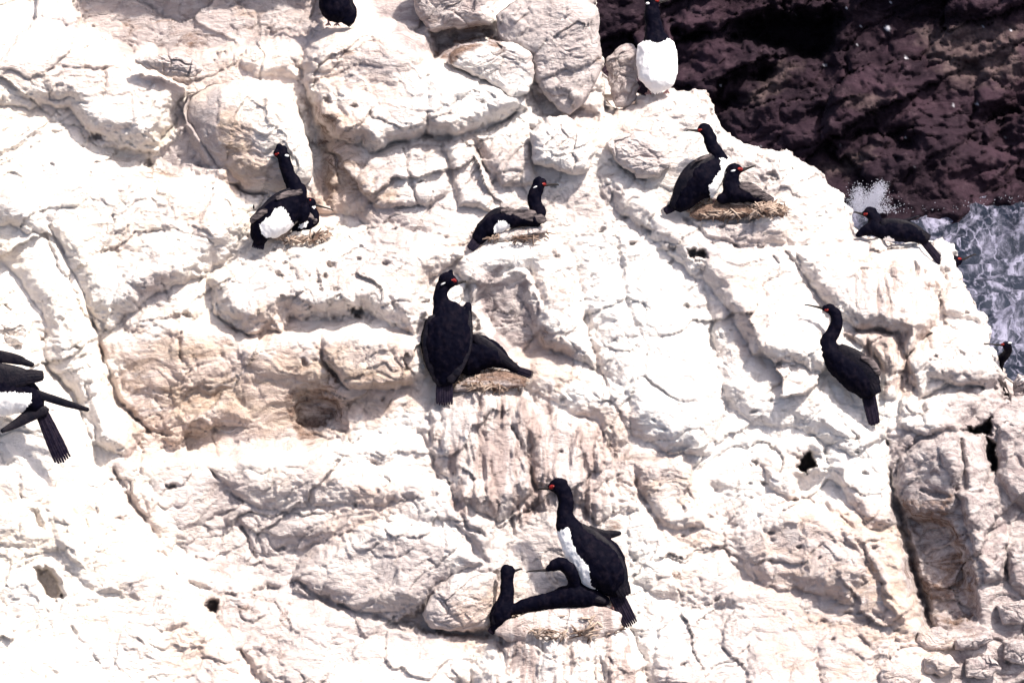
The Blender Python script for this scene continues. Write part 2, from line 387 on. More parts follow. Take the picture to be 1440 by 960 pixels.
# recesses: outline, depth, radius
PITS = [
    ([(404, 560), (430, 538), (470, 542), (490, 572), (478, 600), (450, 620), (410, 612)], 30, 26),
    ([(44, 800), (64, 795), (86, 812), (92, 838), (80, 848), (60, 838), (52, 818)], 50, 9),
    ([(42, 714), (54, 712), (60, 742), (46, 744)], 14, 7),
    ([(90, -40), (460, -60), (452, 34), (430, 56), (392, 58), (352, 62), (300, 84), (250, 74), (190, 74), (150, 62), (112, 42)], 50, 9),
    ([(120, 194), (222, 208), (262, 160), (300, 240), (240, 246), (150, 222)], 22, 14),
    ([(425, 120), (470, 200), (470, 300), (445, 290), (430, 230)], 26, 22),
    ([(320, 256), (360, 262), (380, 276), (345, 278)], 40, 7),
    ([(600, 40), (700, 30), (700, 62), (640, 62), (612, 84)], 40, 12),
    ([(738, 120), (840, 150), (850, 180), (800, 170), (752, 172)], 30, 14),
    ([(1128, 638), (1144, 636), (1148, 654), (1130, 664), (1122, 660)], 130, 5),
    ([(1112, 664), (1170, 650), (1192, 690), (1120, 702)], 14, 14),
    ([(1258, 700), (1340, 730), (1372, 790), (1384, 880), (1330, 880), (1296, 862), (1284, 800)], 36, 20),
    ([(1386, 612), (1402, 622), (1402, 668), (1392, 664)], 130, 5),
    ([(1350, 604), (1380, 596), (1394, 580), (1396, 610), (1376, 612)], 110, 6),
    ([(1402, 532), (1424, 545), (1424, 565), (1408, 562)], 120, 7),
    ([(600, 430), (664, 430), (700, 500), (640, 540), (600, 540)], 16, 26),
    ([(1078, 244), (1088, 240), (1090, 256), (1080, 260)], 12, 5),
    ([(965, 350), (990, 348), (994, 362), (972, 364)], 60, 6),
    ([(490, 430), (510, 430), (508, 446), (494, 446)], 50, 6),
    ([(390, 342), (408, 342), (406, 362), (394, 364)], 12, 6),
    ([(290, 846), (306, 842), (304, 862), (292, 858)], 60, 5),
    ([(600, 850), (640, 880), (700, 890), (690, 900), (600, 892), (540, 875)], 34, 8),
    ([(1256, 690), (1270, 700), (1280, 745), (1296, 790), (1308, 830), (1322, 884), (1296, 882), (1284, 836), (1268, 790), (1258, 740)], 62, 15),
]
CRACKS = [  # line, depth, width
    ([(122, 205), (128, 190), (175, 196), (222, 206), (250, 165)], 16, 3.0), ([(128, 190), (148, 118), (146, 96)], 7, 2.5),
    ([(118, 96), (146, 98), (172, 96)], 6, 2.5),
    ([(524, 216), (556, 201), (600, 192), (640, 195), (690, 180), (742, 152)], 14, 2.5), ([(600, 192), (602, 158)], 8, 2),
    ([(665, 196), (682, 232), (700, 262)], 10, 2), ([(620, 204), (636, 260)], 6, 2), ([(570, 210), (574, 250), (590, 290)], 6, 2),
    ([(125, 440), (140, 490), (152, 530), (164, 560), (200, 600), (212, 608)], 16, 4), ([(228, 400), (252, 460), (256, 510)], 6, 2.5),
    ([(252, 510), (272, 540)], 6, 2.5), ([(452, 462), (452, 500), (466, 522), (490, 545)], 10, 2.2), ([(345, 470), (370, 478), (352, 474)], 9, 3),
    ([(426, 450), (450, 446), (480, 452)], 9, 3), ([(510, 440), (540, 454), (556, 462)], 9, 3),
    ([(540, 400), (552, 420), (560, 450)], 8, 3), ([(576, 400), (560, 432), (570, 458)], 7, 3),
    ([(602, 590), (610, 650), (630, 700), (660, 740), (690, 760)], 10, 3.5), ([(722, 600), (742, 650), (760, 700), (740, 720)], 10, 3),
    ([(836, 600), (850, 650), (862, 720)], 8, 2.5), ([(890, 660), (910, 712), (940, 742)], 10, 3),
    ([(160, 660), (176, 690), (214, 745), (236, 790), (250, 810)], 12, 4), ([(292, 730), (315, 720), (330, 716)], 7, 2.5),
    ([(350, 860), (360, 830), (420, 820), (470, 850), (520, 862), (560, 882), (600, 890)], 14, 4), ([(340, 740), (360, 782), (400, 770)], 10, 3),
    ([(262, 820), (310, 834), (350, 836)], 8, 3), ([(340, 916), (356, 940)], 10, 3), ([(276, 890), (290, 940), (300, 970)], 8, 3),
    ([(300, 664), (320, 690), (340, 706)], 10, 3), ([(225, 890), (260, 880)], 6, 3),
    ([(1208, 462), (1262, 466)], 12, 2), ([(1276, 504), (1290, 480), (1310, 470)], 12, 2.5), ([(1272, 468), (1276, 545)], 8, 2),
    ([(1305, 475), (1306, 505)], 7, 2), ([(1248, 620), (1256, 690), (1262, 735), (1282, 790), (1296, 850)], 18, 3.5),
    ([(1290, 565), (1340, 540), (1390, 545), (1412, 535)], 14, 3), ([(1300, 562), (1290, 600)], 10, 2.5),
    ([(1110, 700), (1160, 708), (1200, 745), (1240, 830), (1290, 876), (1330, 886)], 8, 3),
    ([(970, 745), (992, 736), (1000, 728)], 10, 2.5), ([(1414, 765), (1416, 815)], 14, 3), ([(1296, 690), (1340, 700)], 8, 3),
    ([(1140, 880), (1165, 870), (1210, 860)], 10, 3), ([(1030, 640), (1046, 655), (1080, 650)], 6, 3),
    ([(868, 330), (880, 420), (905, 480)], 5, 3), ([(985, 380), (1000, 440), (1004, 500)], 6, 3), ([(905, 318), (915, 326)], 12, 3.5),
    ([(1120, 400), (1160, 380), (1180, 372)], 6, 3), ([(838, 244), (846, 262), (850, 300)], 8, 3), ([(860, 225), (905, 250)], 8, 3),
    ([(690, 330), (660, 352), (640, 372)], 8, 3), ([(780, 720), (700, 700), (690, 650)], 6, 3), ([(645, 300), (620, 290), (560, 292)], 6, 3),
    ([(10, 430), (40, 470), (66, 480)], 8, 3), ([(30, 700), (24, 660)], 6, 3), ([(100, 880), (140, 930)], 5, 3),
    ([(60, 480), (72, 460), (90, 448)], 6, 2.5), ([(100, 570), (146, 554)], 7, 2.5),
]
# bare rock colour, plus shade painted in some recesses and lower right: outline, attribute, amount, softness
STAINS_SHADE = [
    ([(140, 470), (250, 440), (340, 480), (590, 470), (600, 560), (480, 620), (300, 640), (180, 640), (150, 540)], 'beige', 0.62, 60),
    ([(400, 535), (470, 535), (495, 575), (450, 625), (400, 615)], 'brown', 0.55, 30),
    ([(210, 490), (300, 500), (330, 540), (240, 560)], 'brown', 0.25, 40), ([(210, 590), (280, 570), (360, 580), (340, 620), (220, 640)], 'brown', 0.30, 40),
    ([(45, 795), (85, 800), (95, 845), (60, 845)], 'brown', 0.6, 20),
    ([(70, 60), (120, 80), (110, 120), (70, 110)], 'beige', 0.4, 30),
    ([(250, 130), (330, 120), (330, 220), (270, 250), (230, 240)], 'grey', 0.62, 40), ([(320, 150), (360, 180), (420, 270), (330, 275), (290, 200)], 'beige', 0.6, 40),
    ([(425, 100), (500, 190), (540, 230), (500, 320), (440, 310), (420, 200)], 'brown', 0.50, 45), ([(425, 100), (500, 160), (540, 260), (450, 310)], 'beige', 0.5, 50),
    ([(90, -60), (460, -60), (450, 60), (350, 70), (260, 80), (180, 75), (110, 40)], 'grey', 0.62, 30), ([(200, 30), (300, 20), (340, 70), (250, 78)], 'brown', 0.5, 35),  # grey of the upper left recess includes painted shade
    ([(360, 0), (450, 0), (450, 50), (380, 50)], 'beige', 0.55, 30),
    ([(500, -60), (700, -60), (700, 70), (600, 80), (520, 30)], 'grey', 0.75, 30), ([(600, 42), (700, 36), (700, 70), (615, 85)], 'brown', 0.55, 16),  # brown under the overhang: rock tone plus painted shade
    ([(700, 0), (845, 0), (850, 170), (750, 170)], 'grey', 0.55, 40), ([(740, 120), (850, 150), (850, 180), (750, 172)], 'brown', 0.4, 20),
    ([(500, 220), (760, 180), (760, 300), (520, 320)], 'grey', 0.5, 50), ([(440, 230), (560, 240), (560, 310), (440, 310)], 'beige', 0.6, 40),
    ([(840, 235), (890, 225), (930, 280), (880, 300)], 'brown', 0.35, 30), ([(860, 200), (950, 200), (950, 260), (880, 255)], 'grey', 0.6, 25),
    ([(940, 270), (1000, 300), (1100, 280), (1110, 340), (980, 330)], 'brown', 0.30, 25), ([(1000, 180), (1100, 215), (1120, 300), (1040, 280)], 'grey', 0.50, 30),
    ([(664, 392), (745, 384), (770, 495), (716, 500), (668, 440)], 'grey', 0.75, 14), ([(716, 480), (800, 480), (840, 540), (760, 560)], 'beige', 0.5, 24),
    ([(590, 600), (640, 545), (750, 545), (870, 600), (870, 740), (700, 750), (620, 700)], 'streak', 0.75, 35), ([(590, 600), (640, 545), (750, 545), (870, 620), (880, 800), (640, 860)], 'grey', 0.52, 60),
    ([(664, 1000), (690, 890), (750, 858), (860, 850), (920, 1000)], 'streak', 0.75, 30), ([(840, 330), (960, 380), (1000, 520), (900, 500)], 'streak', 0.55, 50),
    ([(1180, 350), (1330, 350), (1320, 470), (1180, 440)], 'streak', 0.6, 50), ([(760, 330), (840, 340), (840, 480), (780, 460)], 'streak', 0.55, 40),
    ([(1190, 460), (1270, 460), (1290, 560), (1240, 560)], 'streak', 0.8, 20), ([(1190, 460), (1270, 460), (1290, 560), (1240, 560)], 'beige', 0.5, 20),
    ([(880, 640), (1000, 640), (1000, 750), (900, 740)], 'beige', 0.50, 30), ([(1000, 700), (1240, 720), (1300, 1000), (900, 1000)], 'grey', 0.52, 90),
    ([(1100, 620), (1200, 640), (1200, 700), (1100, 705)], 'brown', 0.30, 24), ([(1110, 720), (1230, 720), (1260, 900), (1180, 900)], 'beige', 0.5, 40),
    ([(1240, 600), (1360, 600), (1400, 900), (1290, 900)], 'grey', 0.85, 50), ([(1262, 690), (1384, 700), (1400, 900), (1290, 890)], 'brown', 0.55, 50),  # crevice side: shade deepened through the grey and brown
    ([(1340, 540), (1700, 540), (1700, 1100), (1300, 1100), (1340, 880)], 'grey', 0.85, 40), ([(1100, 850), (1330, 880), (1340, 1000), (1100, 1000)], 'brown', 0.33, 50),  # grey strengthened to paint in the lower right shade
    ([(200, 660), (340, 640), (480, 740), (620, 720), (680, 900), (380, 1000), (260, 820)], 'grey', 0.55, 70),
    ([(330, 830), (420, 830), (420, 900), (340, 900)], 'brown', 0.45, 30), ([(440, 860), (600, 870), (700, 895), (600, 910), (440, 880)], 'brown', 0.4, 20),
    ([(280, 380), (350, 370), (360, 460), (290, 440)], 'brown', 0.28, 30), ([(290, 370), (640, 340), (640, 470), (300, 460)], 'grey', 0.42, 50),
    ([(1050, 720), (1250, 700), (1440, 720), (1440, 960), (1060, 960)], 'beige', 0.55, 70), ([(90, -60), (460, -60), (450, 60), (190, 78)], 'beige', 0.5, 30),  # beige at lower right and upper left carries some painted shade
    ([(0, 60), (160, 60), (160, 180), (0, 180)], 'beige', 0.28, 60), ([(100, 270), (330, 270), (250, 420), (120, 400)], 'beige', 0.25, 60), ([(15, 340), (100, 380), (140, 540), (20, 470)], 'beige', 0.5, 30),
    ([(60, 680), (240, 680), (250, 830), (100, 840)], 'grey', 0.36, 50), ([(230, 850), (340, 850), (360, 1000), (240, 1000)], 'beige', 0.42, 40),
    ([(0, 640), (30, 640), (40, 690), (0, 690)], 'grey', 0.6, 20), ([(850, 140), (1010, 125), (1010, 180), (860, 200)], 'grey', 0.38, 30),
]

def axis(lo, a, b, hi, fine, coarse):
    out = [a]
    s = fine
    x = a
    left = []
    while x > lo: s = min(s * 1.06, coarse); x -= s; left.append(x)
    mid = list(np.arange(a, b, fine)); s = fine; x = mid[-1]; right = []
    while x < hi: s = min(s * 1.06, coarse); x += s; right.append(x)
    return np.array(left[::-1] + mid + right)

GX = axis(-1100, -14, 1454, 2000, 1.9, 14); GY = axis(-500, -14, 974, 2600, 1.9, 14)
X, Y = np.meshgrid(GX, GY)

def wrinkle(x, y, seed=0, amp=1.0):
    """rock relief that is not one of the big blocks, in cliff pixels"""
    c, s = math.cos(R(-24)), math.sin(R(-24))
    wx = x + 16 * fbm(x / 70, y / 70, 3, seed + 51); wy = y + 16 * fbm(x / 70, y / 70, 3, seed + 61)
    u = c * wx + s * wy; v = -s * wx + c * wy
    f, e, dx, dy, a, b, k = worley(u / 190 + 3, v / 120, seed + 1)
    h0 = 34 * ((a - 0.5) * dx + (b - 0.5) * dy)
    f, e, dx, dy, a, b, k = worley(u / 105, v / 62, seed + 3)
    h = h0 + 5 * (k - 0.5) + 9 * ((a - 0.5) * dx + (b - 0.5) * dy) - 3 * np.exp(-(e / 0.05) ** 2) * ss(0.5, 0.9, b)
    f, e, dx, dy, a, b, k = worley(u / 38 + 7, v / 24, seed + 13)
    m = ss(-0.25, 0.35, fbm(x / 130, y / 130, 2, seed + 71))
    h = h + (5.5 * (k - 0.5) + 8.5 * ((a - 0.5) * dx + (b - 0.5) * dy) - 2.6 * np.exp(-(e / 0.10) ** 2)) * (0.35 + 0.65 * m)
    f, e, dx, dy, a, b, k = worley(u / 15, v / 9 + 5, seed + 23)
    m2 = ss(-0.3, 0.4, fbm(x / 90 + 4, y / 90, 2, seed + 81))
    h = h + (2.4 * (k - 0.5) + 2.8 * ((a - 0.5) * dx + (b - 0.5) * dy)) * (0.25 + 0.75 * m2)
    h = h + 5 * fbm(u / 90, v / 55, 5, seed + 31, 0.52) + 1.6 * (1 - np.abs(fbm(u / 26, v / 12, 3, seed + 41))) * m2
    h = h + 1.7 * fbm(u / 12, v / 5.5, 4, seed + 91, 0.65) * (0.35 + 0.65 * m) + 2.2 * m2 * np.minimum(0, 0.25 + fbm(x / 9, y / 7, 3, seed + 95))
    return h * amp

def base(x, y):
    b = 0.30 * (y - 480) - 0.10 * np.maximum(x - 1050, 0) + 14 * fbm(x / 380, y / 300, 2, 5)
    b = b + 26 * ss(520, 120, x) * ss(200, 900, y)
    b = b - 70 * ss(90, -60, y)
    return b

def cliff_height(x, y):
    h = base(x, y) + wrinkle(x, y)
    nx1 = 0.7 * fbm(x / 24, y / 24, 4, 101, 0.6); ny1 = 0.7 * fbm(x / 24, y / 24, 4, 111, 0.6)
    nx2 = fbm(x / 60, y / 60, 2, 121); ny2 = fbm(x / 60, y / 60, 2, 131)
    for poly, lift, gx, gy, rad, groove, wp in BLOCKS:
        P = np.array(poly, float); lo = P.min(0) - 30; hi = P.max(0) + 30
        sel = (x > lo[0]) & (x < hi[0]) & (y > lo[1]) & (y < hi[1])
        if not sel.any(): continue
        xs = x[sel]; ys = y[sel]
        d = sdf(poly, xs + wp * (nx1[sel] + 0.8 * nx2[sel]), ys + wp * (ny1[sel] + 0.8 * ny2[sel]))
        rad = rad * (1.5 if min(hi - lo) > 130 else 1.15)
        t = np.clip(d / rad, 0, 1); prof = np.sqrt(1 - (1 - t) ** 2 + 1e-9) * (d > 0)
        prof = 0.5 * prof + 0.5 * ss(-2, rad * 0.8, d)
        c = P.mean(0)
        h[sel] += prof * ((1.3 if c[0] < 330 or c[1] < 200 else 1.0) * lift + gx * (xs - c[0]) + gy * (ys - c[1]))
        if groove: h[sel] -= groove * 0.4 * np.exp(-(np.minimum(d, 0) / 6.0) ** 2) * (d <= 0) + groove * 0.4 * np.exp(-(d / 1.6) ** 2) * (d > 0)
    for poly, gx, gy, soft in LEAN:
        P = np.array(poly, float); lo = P.min(0) - soft - 20; hi = P.max(0) + soft + 20
        sel = (x > lo[0]) & (x < hi[0]) & (y > lo[1]) & (y < hi[1])
        d = sdf(poly, x[sel] + 8 * nx2[sel], y[sel] + 8 * ny2[sel]); c = P.mean(0)
        h[sel] += ss(-soft * 0.5, soft * 0.5, d) * 0.72 * (gx * (x[sel] - c[0]) + gy * (y[sel] - c[1]))
    nj = fbm(x / 7, y / 7, 3, 141)
    for poly, depth, rad in PITS:
        P = np.array(poly, float); lo = P.min(0) - 30; hi = P.max(0) + 30
        sel = (x > lo[0]) & (x < hi[0]) & (y > lo[1]) & (y < hi[1])
        if not sel.any(): continue
        d = sdf(poly, x[sel] + 6 * nx1[sel] + 2.5 * nj[sel], y[sel] + 6 * ny1[sel] + 2.5 * nj[sel])
        h[sel] -= depth * ss(-1, rad, d)
    for line, depth, wd in CRACKS:
        P = np.array(line, float); lo = P.min(0) - 20; hi = P.max(0) + 20
        sel = (x > lo[0]) & (x < hi[0]) & (y > lo[1]) & (y < hi[1])
        if not sel.any(): continue
        d, t = linedist(line, x[sel] + 5 * nx1[sel], y[sel] + 5 * ny1[sel])
        ww = wd * (0.5 + 0.9 * np.abs(nx2[sel]) + 0.5 * np.sin(np.pi * np.clip(t, 0, 1)))
        h[sel] -= 0.9 * (0.35 + 1.1 * ss(-0.4, 0.4, nx1[sel] + ny2[sel])) * depth * np.exp(-(d / ww) ** 2)
    return h

def stain_shade_maps(x, y):
    A = {k: np.zeros(x.shape) for k in ('beige', 'grey', 'brown', 'streak')}
    A['beige'] += 0.25 + 0.24 * fbm(x / 160, y / 160, 3, 201); A['grey'] += 0.33 + 0.26 * fbm(x / 120, y / 120, 3, 211)
    A['brown'] += 0.21 + 0.24 * fbm(x / 90, y / 90, 3, 221); A['streak'] += 0.16 + 0.2 * fbm(x / 140, y / 200, 2, 231)
    wx = 22 * fbm(x / 50, y / 50, 3, 241); wy = 22 * fbm(x / 50, y / 50, 3, 251)
    for poly, k, amt, soft in STAINS_SHADE:
        P = np.array(poly, float); lo = P.min(0) - soft - 25; hi = P.max(0) + soft + 25
        sel = (x > lo[0]) & (x < hi[0]) & (y > lo[1]) & (y < hi[1])
        d = sdf(poly, x[sel] + wx[sel], y[sel] + wy[sel])
        A[k][sel] = np.maximum(A[k][sel], amt * ss(-soft * 0.6, soft * 0.6, d))
    # smooth bright guano sheets keep clean
    for poly in ([(780, 330), (860, 300), (1020, 480), (1010, 640), (900, 620)], [(-50, 190), (130, 210), (160, 600), (130, 1000), (-50, 1000)], [(890, 520), (1060, 520), (1200, 640), (960, 650)], [(20, 880), (160, 840), (210, 1000), (20, 1000)]):
        d = sdf(poly, x + wx, y + wy)
        for k in A: A[k] *= 1 - 0.6 * ss(-30, 40, d)
    A['warm'] = ss(760, 150, x + 2 * wx)
    return A

H = cliff_height(X, Y)
# vertical guano runnels in relief, only where the drips are
A = stain_shade_maps(X, Y)
_sx = X + 5 * fbm(X / 30, Y / 45, 3, 305)
H += ss(0.22, 0.6, A['streak']) * ss(-0.5, 0.5, fbm(X / 30, Y / 60, 2, 307)) * (9.0 * fbm(_sx / 7.5, Y / 55, 3, 301) + 9.0 * fbm(_sx / 19, Y / 90, 3, 303))
# weathering holes, mostly on the fronts of the ledges
_rs = np.random.RandomState(12)
for _i in range(150):
    if _i < 40: _c = _rs.normal((500, 400), (90, 38))
    elif _i < 70: _c = _rs.normal((1080, 740), (130, 90))
    elif _i < 90: _c = _rs.normal((950, 330), (60, 40))
    else: _c = _rs.uniform((0, 0), (1440, 960))
    _r = _rs.uniform(1.6, 4.2) * (1.6 if _rs.rand() < 0.12 else 1); _e = _rs.uniform(0.5, 1.1)
    i0, i1 = np.searchsorted(GX, (_c[0] - 4 * _r, _c[0] + 4 * _r)); j0, j1 = np.searchsorted(GY, (_c[1] - 4 * _r, _c[1] + 4 * _r))
    if i1 <= i0 or j1 <= j0: continue
    _x = X[j0:j1, i0:i1] - _c[0]; _y = Y[j0:j1, i0:i1] - _c[1]; _n = _rs.uniform(0.6, 1.5); _x = _x + _r * 0.9 * fbm((_x + 50 * _i) / 4, _y / 4, 2, 700); _y = _y * _n + _rs.uniform(-0.3, 0.7) * _x
    H[j0:j1, i0:i1] -= _r * 3.2 * np.exp(-((_x / _r) ** 2 + (_y / (_r * _e)) ** 2) ** 1.5)
STONES = []
def Hs(px, py):
    """cliff height at a photo pixel (smoothed a little)"""
    i = int(np.clip(np.searchsorted(GX, px), 3, len(GX) - 4)); j = int(np.clip(np.searchsorted(GY, py), 3, len(GY) - 4))
    z = float(np.percentile(H[j - 3:j + 4, i - 3:i + 4], 80))
    for Q in STONES:
        m = (np.abs(Q[:, 0] - px) < 6) & (np.abs(Q[:, 1] - py) < 6)
        if m.any(): z = max(z, float(Q[m, 2].max()))
    return z
n1 = fbm(X / 18, Y / 18, 4, 401); n2 = fbm(X / 18 + 9, Y / 18, 4, 411)
d, qx, qy = sdf(SIL, X + 5 * n1, Y + 5 * n2, True)
qx -= 5 * n1; qy -= 5 * n2
RB = 46.0
t = np.clip(d / RB, 0, 1)
H -= 46 * (1 - np.sqrt(1 - (1 - t) ** 2 + 1e-9)) * (1 + 0.15 * n1)
out = d < 0
XX = np.where(out, qx, X); YY = np.where(out, qy, Y)
HH = np.where(out, H + 9.0 * d - 6, H)
# beyond the outline the surface runs straight back from the camera, drawing in as it goes
XX = np.where(out, XX + np.clip(d, -60, 0) * 0.25, XX); YY = np.where(out, YY - np.clip(d, -60, 0) * 0.25, YY)
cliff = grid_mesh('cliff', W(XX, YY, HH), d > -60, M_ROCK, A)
tag(cliff, kind='structure')

# ------------------------------------------------------------------ loose boulders
def boulder(poly, label, z=0, front=30, back=40, p=2.6, gx=0, gy=0, seed=1, st=None, group=None, rough=1.0, name='boulder'):
    P = np.array(poly, float)
    c = P.mean(0)
    nr, na = 44, 150
    # outline as a star round the centre
    ang = np.linspace(0, 2 * math.pi, na, endpoint=False)
    rad = np.zeros(na)
    for i, a in enumerate(ang):
        dx, dy = math.cos(a), math.sin(a); best = 0
        for k in range(len(P)):
            q = P[k] - c; r = P[(k + 1) % len(P)] - P[k]
            den = dx * r[1] - dy * r[0]
            if abs(den) < 1e-9: continue
            tt = (q[0] * r[1] - q[1] * r[0]) / den; uu = (q[0] * dy - q[1] * dx) / den
            if 0 <= uu <= 1 and tt > best: best = tt
        rad[i] = best
    k = np.array([1, 2, 1.]) / 4
    rad = np.convolve(np.r_[rad[-1], rad, rad[0]], k, 'valid')
    zc = Hs(c[0], c[1]) + z
    Vs = []; Fc = []
    th = np.r_[np.linspace(0, 1, nr + 1)[1:]] ** 0.8
    def ring(t, side):
        x = c[0] + np.cos(ang) * rad * t; y = c[1] + np.sin(ang) * rad * t
        pr = np.clip(1 - t ** p, 0, 1) ** (1 / p)
        zz = side * (front if side > 0 else back) * pr * np.ones(na)
        rel = wrinkle(x * 1.0 + 311 * seed, y, seed, rough) * (0.2 + 0.8 * pr)
        zz = zz + (rel + gx * (x - c[0]) + gy * (y - c[1])) * (1 if side > 0 else -0.5)
        jx = 2.2 * fbm(x / 12 + seed * 5, y / 12, 3, 77) * t; jy = 2.2 * fbm(x / 12, y / 12 + seed * 5, 3, 78) * t
        return np.stack([x + jx, y + jy, zc + zz], -1)
    rings = [ring(t, 1) for t in th] + [ring(t, -1) for t in th[::-1][1:]]
    Q = np.concatenate(rings + [np.array([[c[0], c[1], rings[0][:, 2].mean()]]), np.array([[c[0], c[1], rings[-1][:, 2].mean()]])])
    for i in range(len(rings) - 1):
        for j in range(na):
            k2 = (j + 1) % na
            Fc.append((i * na + j, (i + 1) * na + j, (i + 1) * na + k2, i * na + k2))
    a, b = len(Q) - 2, len(Q) - 1; L = (len(rings) - 1) * na
    for j in range(na):
        Fc.append((a, j, (j + 1) % na)); Fc.append((b, L + (j + 1) % na, L + j))
    V = W(Q[:, 0], Q[:, 1], Q[:, 2])
    if name == 'boulder': STONES.append(Q)
    org = W(np.array(c[0]), np.array(P[:, 1].max()), np.array(zc))
    o = link_mesh(name, V, Fc, M_ROCK, None, org)
    B = stain_shade_maps(Q[:, 0], Q[:, 1])
    for kk, v in (st or {}).items(): B[kk] = np.maximum(B[kk], v)
    for kk, v in B.items():
        at = o.data.attributes.new(kk, 'FLOAT', 'POINT'); at.data.foreach_set('value', v.astype(np.float32))
    return tag(o, label, 'boulder', group)

boulder([(697, 20), (738, -6), (770, -12), (806, -8), (842, 12), (843, 50), (848, 90), (838, 118), (815, 150), (800, 166), (770, 140), (750, 110), (744, 76), (700, 56)],
        'big upright angular grey boulder at the top against the dark far cliff', 22, 34, 60, 3.0, 0.2, 0.1, 3, {'grey': 0.6})
boulder([(628, 76), (650, 62), (690, 57), (728, 60), (748, 74), (753, 104), (742, 132), (720, 138), (690, 118), (650, 98), (630, 90)],
        'flat-topped white boulder just left of the upright angular boulder', 20, 30, 40, 2.8, 0, 0.15, 4)
boulder([(852, 84), (872, 64), (884, 60), (894, 66), (897, 100), (896, 140), (882, 152), (866, 152), (856, 120)],
        'thin grey rock slab standing beside the white-breasted shag', 12, 16, 24, 2.6, 0.1, 0, 5, {'grey': 0.75})
boulder([(188, 84), (208, 74), (240, 73), (268, 80), (286, 97), (272, 110), (240, 108), (205, 96)],
        'small smooth pale boulder lying behind the ridge at the upper left', 52, 20, 26, 2.2, 0, 0.1, 6)
boulder([(262, 134), (300, 118), (350, 111), (392, 114), (412, 130), (424, 170), (438, 215), (440, 250), (420, 270), (384, 276), (348, 274), (322, 258), (292, 228), (270, 196), (256, 160)],
        'large egg-shaped boulder behind the head of the leftmost nesting pair', 4, 60, 60, 2.3, 0.36, -0.05, 7)
boulder([(744, 186), (770, 166), (796, 162), (826, 182), (838, 212), (828, 240), (806, 248), (776, 236), (750, 232)],
        'rounded white boulder above the shag that looks right', 14, 30, 40, 2.4, 0, 0.1, 8)
boulder([(850, 200), (878, 186), (910, 186), (938, 202), (944, 232), (926, 250), (896, 250), (866, 226)],
        'rounded grey boulder left of the top right nesting pair', 12, 26, 40, 2.3, 0, 0.1, 9, {'grey': 0.5})
boulder([(592, 862), (612, 824), (640, 804), (672, 800), (700, 806), (698, 850), (690, 880), (650, 888), (606, 884)],
        'blunt white boulder left of the slim shag on the lowest nest', 4, 26, 40, 2.6, 0, 0.1, 10)
boulder([(575, -30), (640, -50), (700, -40), (696, 10), (694, 34), (650, 40), (606, 46), (585, 20)],
        'pale overhanging boulder cut by the top edge, above a brown hollow', 60, 34, 50, 3.0, 0, 0, 11)
boulder([(-30, 446), (0, 440), (24, 444), (38, 462), (34, 482), (10, 490), (-30, 486)],
        'small white cobble at the left edge above the cropped shag', 6, 22, 30, 2.2, 0, 0, 12)
boulder([(1424, 540), (1432, 524), (1444, 530), (1462, 540), (1470, 560), (1440, 566), (1426, 558)],
        'small grey rock at the right edge beside a dark gap', 6, 16, 24, 2.4, 0, 0, 13, {'grey': 0.6})
for k, (poly, lab) in enumerate([
    ([(1290, 888), (1320, 880), (1346, 892), (1340, 912), (1306, 914), (1288, 902)], 'flat pale stone just below the dark crevice'),
    ([(1340, 900), (1372, 890), (1394, 884), (1396, 900), (1370, 912), (1344, 914)], 'long thin pale stone right of the crevice foot'),
    ([(1300, 922), (1336, 918), (1350, 938), (1326, 952), (1298, 944)], 'squat grey stone near the bottom edge below the crevice'),
    ([(1356, 926), (1394, 920), (1408, 938), (1390, 956), (1358, 950)], 'dark grey stone at the bottom between two paler stones'),
    ([(1400, 850), (1438, 842), (1460, 856), (1450, 876), (1412, 878)], 'pale wedge stone at the right edge near the bottom'),
    ([(1410, 900), (1446, 894), (1462, 918), (1440, 934), (1412, 926)], 'grey rounded stone at the right edge, lowest of three'),
    ([(1238, 938), (1280, 932), (1296, 952), (1278, 974), (1240, 970)], 'pale stone cut by the bottom edge, left of the rubble')]):
    boulder(poly, lab, 10, 14, 22, 2.5, 0, 0.1, 20 + k, {'grey': 0.5}, 'loose stones at the lower right', 0.7)

# ------------------------------------------------------------------ lofts, birds, nests
def catmull(P, n):
    P = np.asarray(P, float)
    Q = np.vstack([2 * P[0] - P[1], P, 2 * P[-1] - P[-2]])
    out = []
    for i in range(1, len(Q) - 2):
        for k in range(n):
            t = k / n
            out.append(0.5 * ((2 * Q[i]) + (-Q[i - 1] + Q[i + 1]) * t + (2 * Q[i - 1] - 5 * Q[i] + 4 * Q[i + 1] - Q[i + 2]) * t * t + (-Q[i - 1] + 3 * Q[i] - 3 * Q[i + 1] + Q[i + 2]) * t ** 3))
    out.append(Q[-2])
    return np.array(out)

